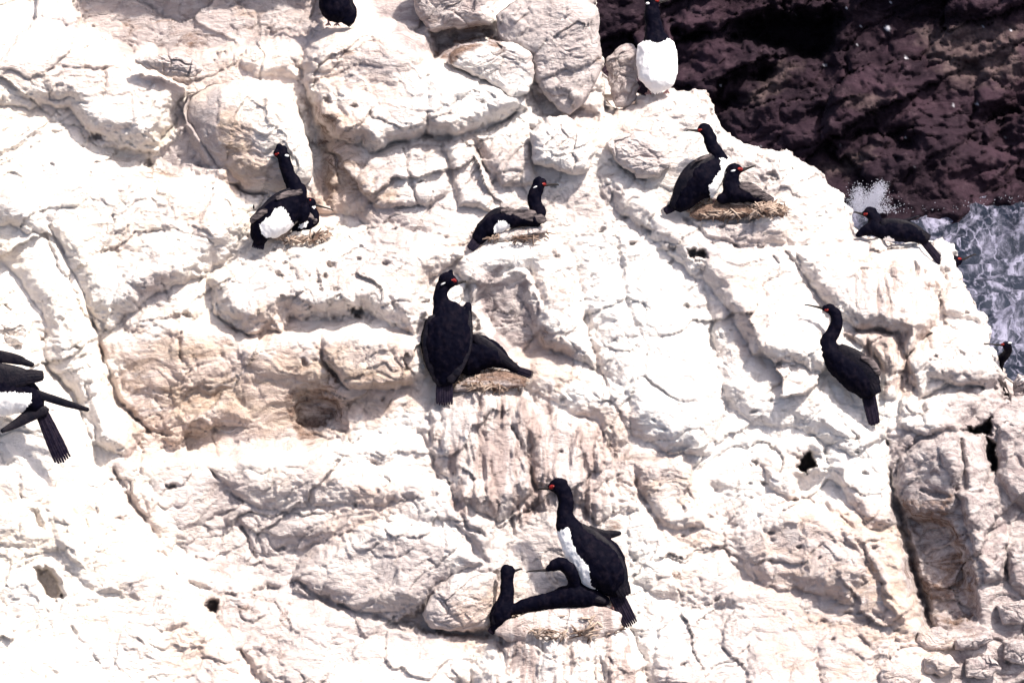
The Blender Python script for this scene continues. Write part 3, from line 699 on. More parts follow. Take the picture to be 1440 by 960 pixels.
def loft(st, seg=14, n=5, cap=True):
    """st: (x, y, z, r, rz) in photo pixels -> verts (px,py,h) and faces"""
    C = catmull(st, n); C[:, 3:] = np.maximum(C[:, 3:], 0.3)
    T = np.gradient(C[:, :3], axis=0); T /= np.linalg.norm(T, axis=1)[:, None] + 1e-9
    V = []; Fc = []
    zax = np.array([0, 0, 1.0])
    last = np.array([1.0, 0, 0])
    for c, tg in zip(C, T):
        a = np.cross(tg, zax)
        if np.linalg.norm(a) < 0.25: a = last - tg * (last @ tg)
        a /= np.linalg.norm(a)
        if a @ last < 0 and np.linalg.norm(last - np.array([1., 0, 0])) > 1e-6: pass
        last = a
        b = np.cross(a, tg)
        for k in range(seg):
            th = 2 * math.pi * k / seg
            V.append(c[:3] + a * c[3] * math.cos(th) + b * c[4] * math.sin(th))
    m = len(C)
    for i in range(m - 1):
        for k in range(seg):
            k2 = (k + 1) % seg
            Fc.append((i * seg + k, i * seg + k2, (i + 1) * seg + k2, (i + 1) * seg + k))
    if cap:   # rounded ends
        V.append(C[0, :3] - T[0] * C[0, 3] * 0.6); V.append(C[-1, :3] + T[-1] * C[-1, 3] * 0.6)
        a, b = len(V) - 2, len(V) - 1
        for k in range(seg):
            k2 = (k + 1) % seg
            Fc.append((a, k2, k)); Fc.append((b, (m - 1) * seg + k, (m - 1) * seg + k2))
    return np.array(V), Fc

def ellips(c, r, seg=12, rot=0.0):
    V = []; Fc = []
    ca, sa = math.cos(rot), math.sin(rot)
    nl = seg // 2 + 2
    for i in range(nl + 1):
        ph = math.pi * i / nl
        for k in range(seg):
            th = 2 * math.pi * k / seg
            x = r[0] * math.sin(ph) * math.cos(th); y = r[1] * math.cos(ph); z = r[2] * math.sin(ph) * math.sin(th)
            V.append((c[0] + ca * x - sa * y, c[1] + sa * x + ca * y, c[2] + z))
    for i in range(nl):
        for k in range(seg):
            k2 = (k + 1) % seg
            Fc.append((i * seg + k, i * seg + k2, (i + 1) * seg + k2, (i + 1) * seg + k))
    return np.array(V), Fc

def join(parts):
    V = []; Fc = []; o = 0
    for v, f in parts:
        V.append(v); Fc += [tuple(i + o for i in q) for q in f]; o += len(v)
    return np.concatenate(V), Fc

def part(name, parts, m, parent, org):
    V, Fc = join(parts)
    return link_mesh(name, W(V[:, 0], V[:, 1], V[:, 2]), Fc, m, parent, org)

def feathers(x0, y0, z0, x1, y1, z1, w0, w1, n=7, th=1.0):
    """a fan of flat overlapping feathers from a root to a blunt tip"""
    d = np.array([x1 - x0, y1 - y0], float); L = np.hypot(*d); nrm = np.array([-d[1], d[0]]) / L
    out = []
    for i in range(n):
        f = (i / (n - 1) - 0.5) * 2 if n > 1 else 0
        a = np.array([x0, y0]) + nrm * f * w0 * 0.75; b = np.array([x1, y1]) + nrm * f * w1 * 0.85 - d * (0.05 * f * f + 0.03 * ((i * 37) % 5) / 5)
        hw = max(w0, w1) * 1.35 / n
        zz = 0.9 * (1 - abs(f)) + 0.25 * (i % 2)
        st = [(a[0], a[1], z0 + zz, hw * 0.8, th), *[(a[0] + (b[0] - a[0]) * q, a[1] + (b[1] - a[1]) * q, z0 + (z1 - z0) * q + zz, hw, th) for q in (0.35, 0.7)],
              (b[0], b[1], z1 + zz, hw * 0.55, th * 0.6)]
        out.append(loft(st, 8, 3))
    return out

def bird(label, foot, lofts, head=None, bill=None, white=(), wings=(), tail=None, extra=(), lift=14, feet=None, palebill=False, red=True, ear=None, face=None, group=None, zfix=None, flat=0.85, collide=True, eye=True, cat='seabird'):
    zb = (Hs(*foot) + lift) if zfix is None else zfix
    def zs(x, y, r, z=0):
        if not collide: return zb + z
        return max(zb + z, Hs(x, y) + 0.55 * r + 1 + z)
    root = bpy.data.objects.new('shag', None); col.objects.link(root)
    org = W(np.array(float(foot[0])), np.array(float(foot[1])), np.array(zb - lift))
    root.location = org
    tag(root, label, cat, group or 'shags on the white cliff')
    pcs = []
    bodyz = {}
    for st in lofts:
        s = []
        for q in st:
            x, y, r = q[:3]; dz = q[3] if len(q) > 3 else 0; rz = q[4] if len(q) > 4 else r * flat
            s.append((x, y, zs(x, y, rz, dz), r, rz))
        s = np.array(s)
        z2 = s[:, 2].copy(); z2[1:-1] = (z2[:-2] + 2 * z2[1:-1] + z2[2:]) / 4; s[:, 2] = z2
        pcs.append(loft(s, 16, 6))
        for q in s: bodyz[(q[0], q[1])] = (q[2], q[4])
    def nearz(x, y):
        k = min(bodyz, key=lambda k: (k[0] - x) ** 2 + (k[1] - y) ** 2); return bodyz[k]
    if head:
        hx, hy, hr = head[:3]
        hz = head[3] + zb if len(head) > 3 else nearz(hx, hy)[0]
        bx, by = bill[0]; ang = math.atan2(by - hy, bx - hx)
        pcs.append(ellips((hx, hy, hz), (hr * 1.12, hr * 0.92, hr * 0.82), 16, ang))
        pcs.append(loft([(hx, hy, hz, hr * 0.8, hr * 0.7), (hx + (bx - hx) * 0.6, hy + (by - hy) * 0.6, hz, hr * 0.62, hr * 0.5), (bx, by, hz, hr * 0.33, hr * 0.28)], 12, 3))
    for e in extra: pcs.append(ellips((e[0], e[1], zs(e[0], e[1], e[2])), (e[2], e[3], e[4]), 12, e[5] if len(e) > 5 else 0))
    V, Fc = join(pcs)
    tmp = link_mesh('body', W(V[:, 0], V[:, 1], V[:, 2]), Fc, M_PLUM, root, org)
    md = tmp.modifiers.new('r', 'REMESH'); md.mode = 'VOXEL'; md.voxel_size = 0.0048; md.use_smooth_shade = True
    sm = tmp.modifiers.new('s', 'SMOOTH'); sm.factor = 0.5; sm.iterations = 4
    dg = bpy.context.evaluated_depsgraph_get()
    me = bpy.data.meshes.new_from_object(tmp.evaluated_get(dg))
    tmp.modifiers.clear(); old = tmp.data; tmp.data = me; bpy.data.meshes.remove(old); me.name = 'body'
    me.materials.clear(); me.materials.append(M_PLUM)
    n = len(me.vertices); cc = np.zeros(n * 3, np.float32); me.vertices.foreach_get('co', cc); cc = cc.reshape(-1, 3) + org
    rel = cc - CAM; dd = rel @ aF; px = 720 + rel @ aR / dd * F; py = 480 - rel @ aU / dd * F
    wv = np.zeros(n)
    for poly in white: wv = np.maximum(wv, ss(-2.6, 2.6, sdf(poly, px + 1.8 * fbm(px / 3, py / 3, 2, 9), py + 2.5 * fbm(px / 2.2, py / 5, 2, 8))))
    # ruffled plumage
    nn = np.zeros(n * 3, np.float32); me.vertices.foreach_get('normal', nn); nn = nn.reshape(-1, 3)
    ruf = 0.0035 * fbm(px / 9, py / 14, 3, 7)
    cc = cc - org + nn * ruf[:, None]; me.vertices.foreach_set('co', cc.astype(np.float32).ravel())
    at = me.attributes.new('white', 'FLOAT', 'POINT'); at.data.foreach_set('value', wv.astype(np.float32))
    me.polygons.foreach_set('use_smooth', [True] * len(me.polygons)); me.update()
    if head:
        tx, ty = bill[1]; L = math.hypot(tx - bx, ty - by); ux, uy = (tx - bx) / L, (ty - by) / L
        z1 = max(hz + (bill[2] if len(bill) > 2 else 0), Hs(tx, ty) + 3 if collide else -999)
        r0 = hr * 0.30
        down = 1 if abs(ux) > 0.3 else 0
        bl = loft([(bx - ux * 2.5, by - uy * 2.5, hz, r0, r0 * 0.9), (bx + ux * L * 0.4, by + uy * L * 0.4, hz + (z1 - hz) * 0.4, r0 * 0.62, r0 * 0.6),
                   (bx + ux * L * 0.85, by + uy * L * 0.85, hz + (z1 - hz) * 0.85, r0 * 0.45, r0 * 0.45), (tx, ty + 0.8 * down, z1, r0 * 0.35, r0 * 0.3), (tx + ux * 0.4, ty + 2.2 * down, z1, 0.3, 0.3)], 10, 4)
        part('bill', [bl], M_BILLP if palebill else M_BILL, root, org)
        if red:
            fx, fy = face if face else (hx + (bx - hx) * 0.62, hy + (by - hy) * 0.62)
            for sgn in (1, -1):
                fp = part('face_patch', [ellips((fx, fy, hz + sgn * hr * 0.42), (hr * 0.46, hr * 0.28, hr * 0.30), 14, ang)], M_RED, root, org)
                if eye: part('eye', [ellips((fx - ux * hr * 0.12, fy - uy * hr * 0.1 - 0.6, hz + sgn * hr * 0.72), (1.3, 1.3, 1.1), 8)], M_EYE, fp, org - org * 0 if False else org)
        if ear:
            part('ear_patch', [ellips((ear[0], ear[1], hz + hr * 0.62), (ear[2], ear[3], hr * 0.3), 10, ear[4])], M_EAR, root, org)
    for wg in wings:
        m = M_SHEEN if wg.get('sheen') else M_WING
        s = []
        for q in wg['st']:
            z0, rz0 = nearz(q[0], q[1])
            s.append((q[0], q[1], z0 + rz0 * wg.get('o', 0.66) + (q[3] if len(q) > 3 else 0), q[2], max(1.6, q[2] * 0.22)))
        s = np.array(s); z2 = s[:, 2].copy(); z2[1:-1] = (z2[:-2] + 2 * z2[1:-1] + z2[2:]) / 4; s[:, 2] = z2
        pr = [loft(s, 14, 5)]
        if wg.get('tip'):
            a = s[-2]; b = wg['tip']
            pr += feathers(a[0], a[1], a[2], b[0], b[1], s[-1][2] + (b[3] if len(b) > 3 else 0), a[3] * 0.8, b[2], 5, 0.8)
        part('wing', pr, m, root, org)
    if tail:
        (x0, y0, w0), (x1, y1, w1) = tail[:2]
        z0 = nearz(x0, y0)[0]; z1 = zs(x1, y1, 3)
        if len(tail) > 2: z1 = z0 + tail[2]
        part('tail', feathers(x0, y0, z0, x1, y1, z1, w0, w1), M_TAIL, root, org)
    for (fx, fy, s) in (feet or []):
        z = max(Hs(fx, fy) + 2.0, zb - lift + 2)
        pr = [loft([(fx, fy - 9 * s, z + 1, 2.2 * s, 2.2 * s), (fx, fy - 1, z, 1.7 * s, 1.7 * s)], 8, 3)]
        for a in (-0.7, -0.1, 0.5):
            pr.append(loft([(fx, fy - 1, z, 1.8 * s, 1.4 * s), (fx + math.sin(a) * 8 * s, fy + 2.5 * s, z + math.cos(a) * 8 * s, 1.2 * s, 0.9 * s)], 8, 3))
        part('foot', pr, M_FOOT, root, org)
    return root

# --- top left pair
bird('white-bellied shag of the upper left pair, neck raised, pale bill to the left', (395, 336),
     [[(398, 217, 9), (401, 230, 9.5), (406, 246, 10), (413, 260, 12), (417, 272, 16), (408, 286, 21), (392, 302, 26), (376, 316, 24), (366, 330, 16), (364, 342, 8)],
      [(420, 284, 9), (426, 298, 10), (424, 312, 6)]],
     (395, 214, 9.5), ((387, 218), (375, 220)), [[(364, 316), (380, 304), (386, 293), (396, 291), (404, 298), (410, 312), (418, 322), (406, 330), (388, 336), (370, 332)]],
     [dict(st=[(424, 270, 7), (408, 272, 8), (388, 281, 8), (370, 296, 6), (356, 308, 4)], tip=(352, 312, 4), o=0.55), dict(st=[(424, 270, 4), (404, 273, 4.5), (389, 279, 3)], sheen=True, o=1.0),
      dict(st=[(374, 296, 4), (362, 304, 4.5), (353, 312, 3)], sheen=True, o=0.9), dict(st=[(414, 280, 4), (422, 290, 6), (428, 306, 5)], o=0.6)],
     ((366, 334, 7), (362, 350, 9)), ear=(403, 219, 3.6, 2.0, 0.1), palebill=True, extra=[(392, 206, 4.5, 4.5, 4.5), (357, 291, 2, 5, 2)], lift=20)
bird('low crouching shag whose red face and long bill point right, of the upper left pair', (432, 324),
     [[(435, 286, 7), (438, 294, 7.5), (440, 304, 10), (434, 312, 12), (422, 320, 9), (412, 324, 5)]],
     (436, 284, 7.5), ((443, 288), (468, 295)), [[(418, 322), (426, 311), (434, 312), (430, 320)], [(438, 290), (444, 290), (442, 295)]],
     [dict(st=[(412, 288, 4, 2), (422, 294, 5), (432, 303, 6), (444, 312, 4)], sheen=True, o=0.9)], lift=13, face=(437, 282))
# --- looking right, sitting
bird('shag sitting low on a ledge with upright neck, looking right, greyish wing', (712, 328),
     [[(759, 259, 8.5), (753, 270, 9.5), (752, 284, 10), (756, 298, 12), (752, 307, 12), (736, 307, 11.5), (714, 307, 15), (694, 314, 16), (680, 326, 13), (670, 338, 9)]],
     (759, 257, 9), ((768, 260), (785, 259)), [[(694, 328), (695, 318), (702, 310), (711, 311), (720, 321), (708, 328)]],
     [dict(st=[(766, 310, 5), (750, 304, 8), (730, 301, 7), (712, 298, 5)], sheen=True, o=0.85, tip=(704, 296, 3)), dict(st=[(720, 305, 6), (704, 300, 9), (690, 308, 9), (678, 324, 8)], o=0.6)],
     ((680, 328, 9), (660, 351, 6)), ear=(753, 263, 4, 1.3, -0.45), lift=16)
# --- centre pair
bird('black shag seen from behind in the centre, head turned right, broad tail hanging', (624, 548),
     [[(629, 396, 11), (622, 406, 10), (619, 416, 10), (622, 428, 14), (628, 442, 27), (629, 462, 35), (628, 484, 37), (627, 504, 33), (626, 522, 24), (625, 538, 15)],
      [(659, 426, 4), (655, 440, 10), (648, 462, 16), (640, 490, 18)]],
     (630, 394, 12), ((643, 398), (655, 395)), (),
     [dict(st=[(610, 446, 8), (607, 476, 13), (610, 508, 13), (618, 532, 8)], o=0.55, tip=(621, 542, 6)), dict(st=[(656, 432, 5), (656, 462, 9), (652, 494, 10), (640, 526, 7)], o=0.8, tip=(632, 538, 5))],
     ((625, 530, 12), (625, 570, 12)), ear=(623, 399, 4, 1.2, -0.5), extra=[(634, 383, 3.5, 4, 4)], lift=26, flat=0.6, face=(637, 394))
bird('black shag lying behind the standing one on the centre nest, tail to the right', (690, 532),
     [[(642, 470, 7, -14), (646, 486, 13, -8), (656, 500, 28, -4, 18), (674, 496, 26, 0, 17), (694, 500, 19, 0, 15), (712, 510, 10), (722, 516, 6)]],
     (640, 462, 8, -16), ((634, 466), (622, 470)), (),
     [dict(st=[(668, 474, 6), (684, 486, 9), (704, 502, 8), (720, 514, 4)], o=0.8, tip=(730, 520, 4))],
     ((716, 516, 5), (750, 528, 6)), red=False, lift=14)
# --- top right pair
bird('shag of the top right pair standing behind, small head turned left', (965, 296),
     [[(991, 182, 8), (997, 190, 9), (1001, 204, 9.5), (1009, 216, 9.5), (1014, 226, 11), (1004, 238, 20), (990, 250, 27), (973, 266, 22), (961, 282, 16), (950, 292, 9)],
      [(1002, 262, 10), (1000, 272, 8), (1003, 278, 3)]],
     (991, 181, 8.8), ((981, 184), (966, 183)), [[(996, 262), (1006, 250), (1015, 238), (1012, 222), (1030, 224), (1030, 260), (1012, 282), (1000, 280)]],
     [dict(st=[(1004, 222, 5), (988, 230, 10), (973, 244, 13), (960, 264, 12), (950, 284, 7)], o=0.75, tip=(946, 292, 6)), dict(st=[(1000, 218, 2.5), (988, 222, 3), (978, 226, 2)], sheen=True, o=1.1)],
     ((952, 288, 7), (934, 298, 5)), lift=22, feet=[(990, 292, 0.8), (1004, 288, 0.8)])
bird('nesting shag of the top right pair, red face and bill pointing right', (1030, 288),
     [[(1032, 241, 9), (1029, 252, 11), (1029, 262, 13), (1034, 270, 16), (1050, 272, 13), (1064, 278, 9), (1076, 283, 5)], [(1010, 282, 5), (1022, 276, 10), (1036, 272, 12)]],
     (1032, 239, 10.5), ((1044, 239), (1062, 233)), (),
     [dict(st=[(1042, 260, 5), (1054, 264, 8), (1066, 272, 8), (1078, 278, 4)], sheen=True, o=0.9, tip=(1088, 283, 4))],
     ((1060, 280, 5), (1078, 284, 4)), ear=(1031, 240, 4.2, 2.4, -0.3), lift=26, face=(1040, 238))
# --- far right sitting, with the wing tips cocked
bird('shag lying flat on the skyline rock before the sea foam, head left, wing tip cocked', (1255, 342),
     [[(1224, 300, 8.5), (1231, 308, 9.5), (1230, 318, 11), (1240, 323, 13), (1256, 324, 16), (1274, 325, 16), (1290, 330, 12), (1300, 338, 8)],
      [(1204, 332, 3), (1216, 325, 8), (1232, 320, 11)]],
     (1224, 299, 9), ((1213, 301), (1201, 298)), [[(1240, 336), (1250, 332), (1259, 338), (1252, 346), (1244, 344)]],
     [dict(st=[(1240, 314, 7), (1262, 316, 9), (1284, 322, 8), (1300, 330, 5)], o=0.7, tip=(1308, 336, 5)), dict(st=[(1262, 312, 3), (1274, 310, 2.5), (1292, 304, 1.5, 2)], o=0.2)],
     ((1298, 338, 6), (1326, 372, 6)), lift=2, face=(1218, 301), collide=False)
bird('shag mostly hidden behind the rock, only its red face and bill showing over the sea', (1338, 392),
     [[(1346, 366, 7), (1338, 374, 8), (1330, 390, 16), (1322, 420, 20)]], (1345, 366, 7.5), ((1351, 366), (1372, 357)), (), (), None, zfix=Hs(1330, 400) - 70, collide=False, face=(1349, 364))
bird('shag at the right edge before dark water, pale-tipped bill pointing left over the rock', (1440, 560),
     [[(1415, 486, 6), (1418, 492, 6, -8), (1413, 500, 6.5, -30), (1402, 514, 9, -60), (1392, 540, 18, -90), (1370, 560, 22, -110)]], (1415, 485, 6.2), ((1408, 485), (1380, 483)), (), (), None, zfix=Hs(1385, 480) + 4, collide=False, ear=(1420, 482, 3, 1.3, 0), face=(1410, 484))
# --- right, slanting down
bird('all-black shag clinging to the right slope, neck curved, bill pointing left and up', (1212, 566),
     [[(1168, 434, 7.5), (1175, 442, 8.5), (1177, 454, 9), (1172, 467, 9.5), (1165, 480, 12), (1168, 494, 17), (1183, 510, 21), (1202, 526, 24), (1216, 542, 20), (1222, 556, 12)]],
     (1167, 434, 8), ((1156, 433), (1132, 428)), (),
     [dict(st=[(1180, 490, 8), (1200, 502, 12), (1220, 520, 13), (1230, 542, 9)], o=0.75, tip=(1234, 554, 6)), dict(st=[(1212, 502, 3), (1226, 510, 5), (1236, 526, 4)], sheen=True, o=0.9)],
     ((1220, 550, 11), (1230, 598, 8)), lift=20, face=(1163, 436))
# --- lowest group
bird('tall shag with long white breast stripe standing over the lowest nest, head left', (852, 852),
     [[(786, 682, 10.5), (793, 692, 11), (796, 706, 11), (795, 722, 12), (798, 738, 17), (808, 756, 23), (824, 776, 31), (842, 796, 36), (856, 814, 30), (862, 830, 18)], [(818, 748, 11), (838, 762, 16), (856, 782, 20), (866, 806, 18)]],
     (785, 682, 12), ((772, 686), (757, 687)), [[(776, 752), (790, 744), (801, 741), (804, 760), (813, 780), (828, 797), (831, 820), (843, 834), (820, 832), (795, 800), (780, 772)]],
     [dict(st=[(814, 742, 9), (830, 760, 18), (850, 784, 22), (868, 810, 16), (876, 826, 8)], o=0.72, tip=(880, 838, 8)), dict(st=[(826, 746, 8), (842, 753, 10), (858, 753, 7)], o=0.3, tip=(874, 749, 2))],
     ((862, 826, 11), (888, 880, 11)), lift=24, face=(777, 684), feet=[(848, 850, 1.1), (862, 854, 1.1)])
bird('slim shag with straight upright neck at the left of the lowest nest', (705, 888),
     [[(714, 801, 9), (713, 814, 9.5), (713, 832, 10), (710, 850, 14), (704, 864, 16), (699, 876, 11), (695, 886, 5)]],
     (714, 801, 9), ((724, 802), (734, 799)), (), [dict(st=[(706, 848, 5), (700, 862, 7), (696, 876, 5)], o=0.7)], ((698, 878, 6), (689, 890, 5)), red=False, lift=16)
bird('shag sitting on the lowest nest with arched neck, thin bill pointing left', (800, 852),
     [[(776, 796, 8, 26), (788, 792, 9.5, 26), (799, 799, 10, 24), (806, 812, 10, 18), (808, 824, 11, 8)], [(716, 858, 8, 4), (736, 852, 10, 4), (756, 847, 11, 6), (776, 844, 13, 6), (794, 839, 16, 6), (814, 837, 18, 6), (834, 840, 15, 4), (854, 846, 7)]],
     (779, 796, 8), ((768, 801), (741, 803)), (), [dict(st=[(800, 830, 7), (820, 834, 8), (842, 842, 4)], o=0.7, tip=(852, 846, 3))], ((836, 840, 6), (856, 848, 4)), red=False, lift=14)
# --- cropped ones
bird('black shag cut by the top edge, dark body above a white block', (478, 36),
     [[(462, -86, 9), (464, -66, 9), (466, -48, 13), (468, -26, 20), (471, -4, 23), (472, 14, 22), (474, 26, 14)], [(484, 6, 14), (490, 18, 12), (488, 32, 9)]],
     (462, -88, 10), ((452, -86), (440, -86)), (), [dict(st=[(480, -20, 8), (486, 0, 9), (490, 14, 6)], o=0.7, tip=(496, 20, 4))], ((486, 26, 6), (496, 34, 7)), lift=22, feet=[(462, 34, 0.8), (474, 34, 0.8)])
bird('shag facing the viewer with bright white breast and dark neck, cut by the top edge', (923, 130),
     [[(917, 4, 9.5), (917, 18, 11), (919, 34, 12), (921, 48, 15), (923, 62, 23), (924, 78, 27), (924, 98, 28), (924, 114, 25), (923, 124, 16)],
      [(904, 64, 8), (902, 84, 8), (903, 104, 6)], [(943, 60, 5), (946, 80, 7), (946, 104, 7)]],
     (916, 2, 9.5), ((926, 3), (941, 0)), [[(892, 66), (900, 60), (912, 57), (926, 61), (936, 57), (944, 52), (958, 60), (960, 132), (890, 132)]],
     (), ((908, 118, 5), (902, 134, 6), -26), lift=22, ear=(911, 5, 3, 2, 0), face=(923, 1), feet=[(912, 130, 0.9), (938, 129, 0.9)])
bird('shag cut by the left edge, white belly, tail hanging down and long wing tip', (40, 600),
     [[(-150, 500, 10), (-135, 505, 11), (-110, 520, 18), (-70, 535, 34), (-20, 545, 40), (15, 552, 34), (38, 560, 24), (56, 572, 12)]],
     (-155, 500, 12), ((-168, 504), (-184, 506)), [[(-90, 552), (20, 551), (44, 552), (44, 566), (14, 596), (-60, 600)]],
     [dict(st=[(-60, 500, 8), (-10, 500, 9), (26, 506, 7), (36, 510, 4)], o=0.6, tip=(48, 514, 3)), dict(st=[(-40, 528, 20), (0, 530, 20), (30, 530, 14), (44, 528, 7)], o=0.8, tip=(62, 528, 6)),
      dict(st=[(36, 548, 6), (62, 557, 6), (90, 566, 5.5, 4), (124, 576, 3, 6)], o=0.5), dict(st=[(2, 606, 3), (20, 597, 6), (44, 583, 9), (66, 576, 6)], o=0.55)],
     ((56, 574, 9), (90, 650, 13)), lift=40)

# --- nests
def nest(poly, label, n, seed, z=0, front=10, st=None, spread=1.0):
    random.seed(seed)
    front = front * 1.6
    b = boulder(poly, label, z, front, 20, 2.2, 0, 0.05, seed, st, 'nests on the cliff', 0.5, 'nest')
    b['category'] = 'nest'
    P = np.array(poly, float); c = P.mean(0); sz = (P.max(0) - P.min(0)) / 2
    pr = []
    for i in range(int(n * 1.8)):
        a = random.uniform(0, 2 * math.pi); q = random.uniform(0.2, 1.0) ** 0.5
        x = c[0] + math.cos(a) * sz[0] * q * spread; y = c[1] + math.sin(a) * sz[1] * q * 0.8 - 1
        L = random.uniform(6, 22); an = random.gauss(-0.25, 0.7)
        zz = Hs(x, y) + z + front * math.sqrt(max(0, 1 - q * q)) + random.uniform(0, 4)
        dx, dy = math.cos(an) * L / 2, math.sin(an) * L / 2
        pr.append(loft([(x - dx, y - dy, zz, 0.9, 0.9), (x, y - random.uniform(0, 2), zz + random.uniform(0, 4), 1.3, 1.3), (x + dx, y + dy, zz - 1, 0.7, 0.7)], 5, 2))
    tw = part('twigs', pr, M_TWIG, b, b.location); tw['kind'] = 'stuff'
    return b
nest([(966, 300), (990, 288), (1030, 280), (1070, 280), (1098, 286), (1106, 304), (1070, 306), (1010, 308), (980, 310)], 'nest of brown twigs and debris under the top right pair', 170, 31, 0, 12, {'brown': 0.8})
nest([(634, 548), (650, 534), (680, 524), (710, 520), (738, 530), (740, 544), (700, 546), (660, 552)], 'matted grey nest on the centre ledge under the black shags', 110, 32, 0, 9, {'brown': 0.6, 'grey': 0.6})
nest([(692, 890), (712, 872), (750, 860), (800, 853), (850, 852), (876, 864), (872, 884), (840, 900), (780, 904), (720, 902)], 'guano-whitened nest rim under the lowest three shags', 110, 33, -4, 8, {'streak': 0.75, 'grey': 0.4})
nest([(376, 342), (396, 330), (430, 320), (456, 316), (462, 326), (430, 334), (396, 346)], 'thin scrappy nest under the upper left pair', 70, 34, 0, 7, {'brown': 0.4})
nest([(664, 344), (690, 328), (730, 320), (768, 316), (772, 326), (730, 334), (690, 344)], 'flat nest of white debris under the shag with the greyish wing', 45, 35, 0, 6, {'grey': 0.5})

# ------------------------------------------------------------------ far shore: dark cliff and sea
def Wd(px, py, d):
    px = np.asarray(px, float); py = np.asarray(py, float)
    x = (px - 720) / F * d; y = (480 - py) / F * d
    return CAM + x[..., None] * aR + y[..., None] * aU + np.asarray(d)[..., None] * aF
def far_rock():
    m, t, p = mat('dark_rock')
    v = mapping(t, (0.5, 1, 1), (0, R(-22), 0)); iso = mapping(t)
    a = noise(t, v, 1.6, 8, 0.65, 0.5); b = noise(t, iso, 7, 6, 0.7)
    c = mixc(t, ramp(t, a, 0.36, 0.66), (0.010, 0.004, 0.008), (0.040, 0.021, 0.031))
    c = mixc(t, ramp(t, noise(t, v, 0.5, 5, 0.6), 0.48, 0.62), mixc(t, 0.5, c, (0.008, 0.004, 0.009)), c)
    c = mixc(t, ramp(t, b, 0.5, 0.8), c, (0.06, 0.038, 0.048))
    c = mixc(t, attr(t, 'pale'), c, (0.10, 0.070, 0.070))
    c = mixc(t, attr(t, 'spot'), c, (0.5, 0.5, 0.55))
    c = mixc(t, attr(t, 'dark'), c, (0.008, 0.005, 0.009))  # shade of the deep hollows put into the colour
    t.links.new(c, p.inputs['Base Color']); p.inputs['Roughness'].default_value = 0.85; p.inputs['Specular IOR Level'].default_value = 0.15
    bp = t.nodes.new('ShaderNodeBump'); bp.inputs['Strength'].default_value = 0.9; bp.inputs['Distance'].default_value = 0.12
    t.links.new(a, bp.inputs['Height']); t.links.new(bp.outputs[0], p.inputs['Normal'])
    return m
FD = 58.0
FX = axis(-1500, 800, 1460, 3200, 2.6, 22); FY = axis(-2200, -12, 330, 520, 2.6, 22)
fx, fy = np.meshgrid(FX, FY)
c_, s_ = math.cos(R(-22)), math.sin(R(-22))
wx = fx + 9 * fbm(fx / 60, fy / 60, 4, 501, 0.6); wy = fy + 9 * fbm(fx / 60, fy / 60, 4, 511, 0.6)
u = c_ * wx + s_ * wy; v = -s_ * wx + c_ * wy
f, e, dx, dy, a, b, k = worley(u / 170, v / 60, 503)
g = 44 * (k - 0.5) + 80 * ((a - 0.5) * dx + (b - 0.5) * dy) - 10 * np.exp(-(e / 0.06) ** 2)
f, e, dx, dy, a, b, k = worley(u / 60, v / 24, 513)
g += 9 * (k - 0.5) + 14 * ((a - 0.5) * dx + (b - 0.5) * dy) - 5 * np.exp(-(e / 0.08) ** 2)
f, e, dx, dy, a, b, k = worley(u / 22, v / 10, 523)
g += 1.5 * (k - 0.5) + 3 * ((a - 0.5) * dx + (b - 0.5) * dy)
g += 12 * fbm(u / 90, v / 40, 7, 521, 0.6)
g *= 1 - 0.45 * ss(230, 300, fy)
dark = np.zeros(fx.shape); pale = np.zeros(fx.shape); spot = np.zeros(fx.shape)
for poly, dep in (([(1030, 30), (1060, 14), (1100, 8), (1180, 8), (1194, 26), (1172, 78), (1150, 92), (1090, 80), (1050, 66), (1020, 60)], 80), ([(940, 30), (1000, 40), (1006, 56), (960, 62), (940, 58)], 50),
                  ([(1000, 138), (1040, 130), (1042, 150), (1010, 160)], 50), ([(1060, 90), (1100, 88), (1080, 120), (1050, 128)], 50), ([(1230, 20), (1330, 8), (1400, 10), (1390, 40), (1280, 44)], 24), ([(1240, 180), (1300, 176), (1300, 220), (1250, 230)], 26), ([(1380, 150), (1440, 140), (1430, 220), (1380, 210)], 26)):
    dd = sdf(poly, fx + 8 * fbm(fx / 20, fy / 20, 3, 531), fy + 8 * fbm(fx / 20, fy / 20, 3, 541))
    g -= dep * 1.6 * ss(-3, 26, dd); dark = np.maximum(dark, 0.8 * ss(0, 14, dd) * (dep > 40))  # deeper hollows also get their shade painted dark
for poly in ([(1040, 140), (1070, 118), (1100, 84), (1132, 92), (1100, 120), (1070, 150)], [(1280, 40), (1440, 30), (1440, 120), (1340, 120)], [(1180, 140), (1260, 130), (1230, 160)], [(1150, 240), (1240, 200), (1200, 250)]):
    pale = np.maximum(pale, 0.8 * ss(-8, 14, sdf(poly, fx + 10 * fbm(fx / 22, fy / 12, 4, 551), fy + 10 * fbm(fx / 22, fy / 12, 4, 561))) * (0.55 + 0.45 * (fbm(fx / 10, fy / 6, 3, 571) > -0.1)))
random.seed(5)
sp = [(1248, 40, 5), (1210, 38, 2), (1274, 81, 3), (1374, 146, 3), (1340, 148, 2.5), (1421, 43, 2.5), (1382, 38, 2), (1160, 92, 2), (1119, 22, 1.5), (1190, 12, 2.5), (1183, 205, 2)]
sp += [(random.uniform(1000, 1440), random.uniform(0, 260), random.uniform(1.2, 2.2)) for _ in range(8)]
for x, y, r in sp: spot = np.maximum(spot, ss(r, r * 0.4, np.hypot(fx - x, (fy - y) * 1.2)))
slope = 0.16 * (300 - fy)      # leans back as it rises
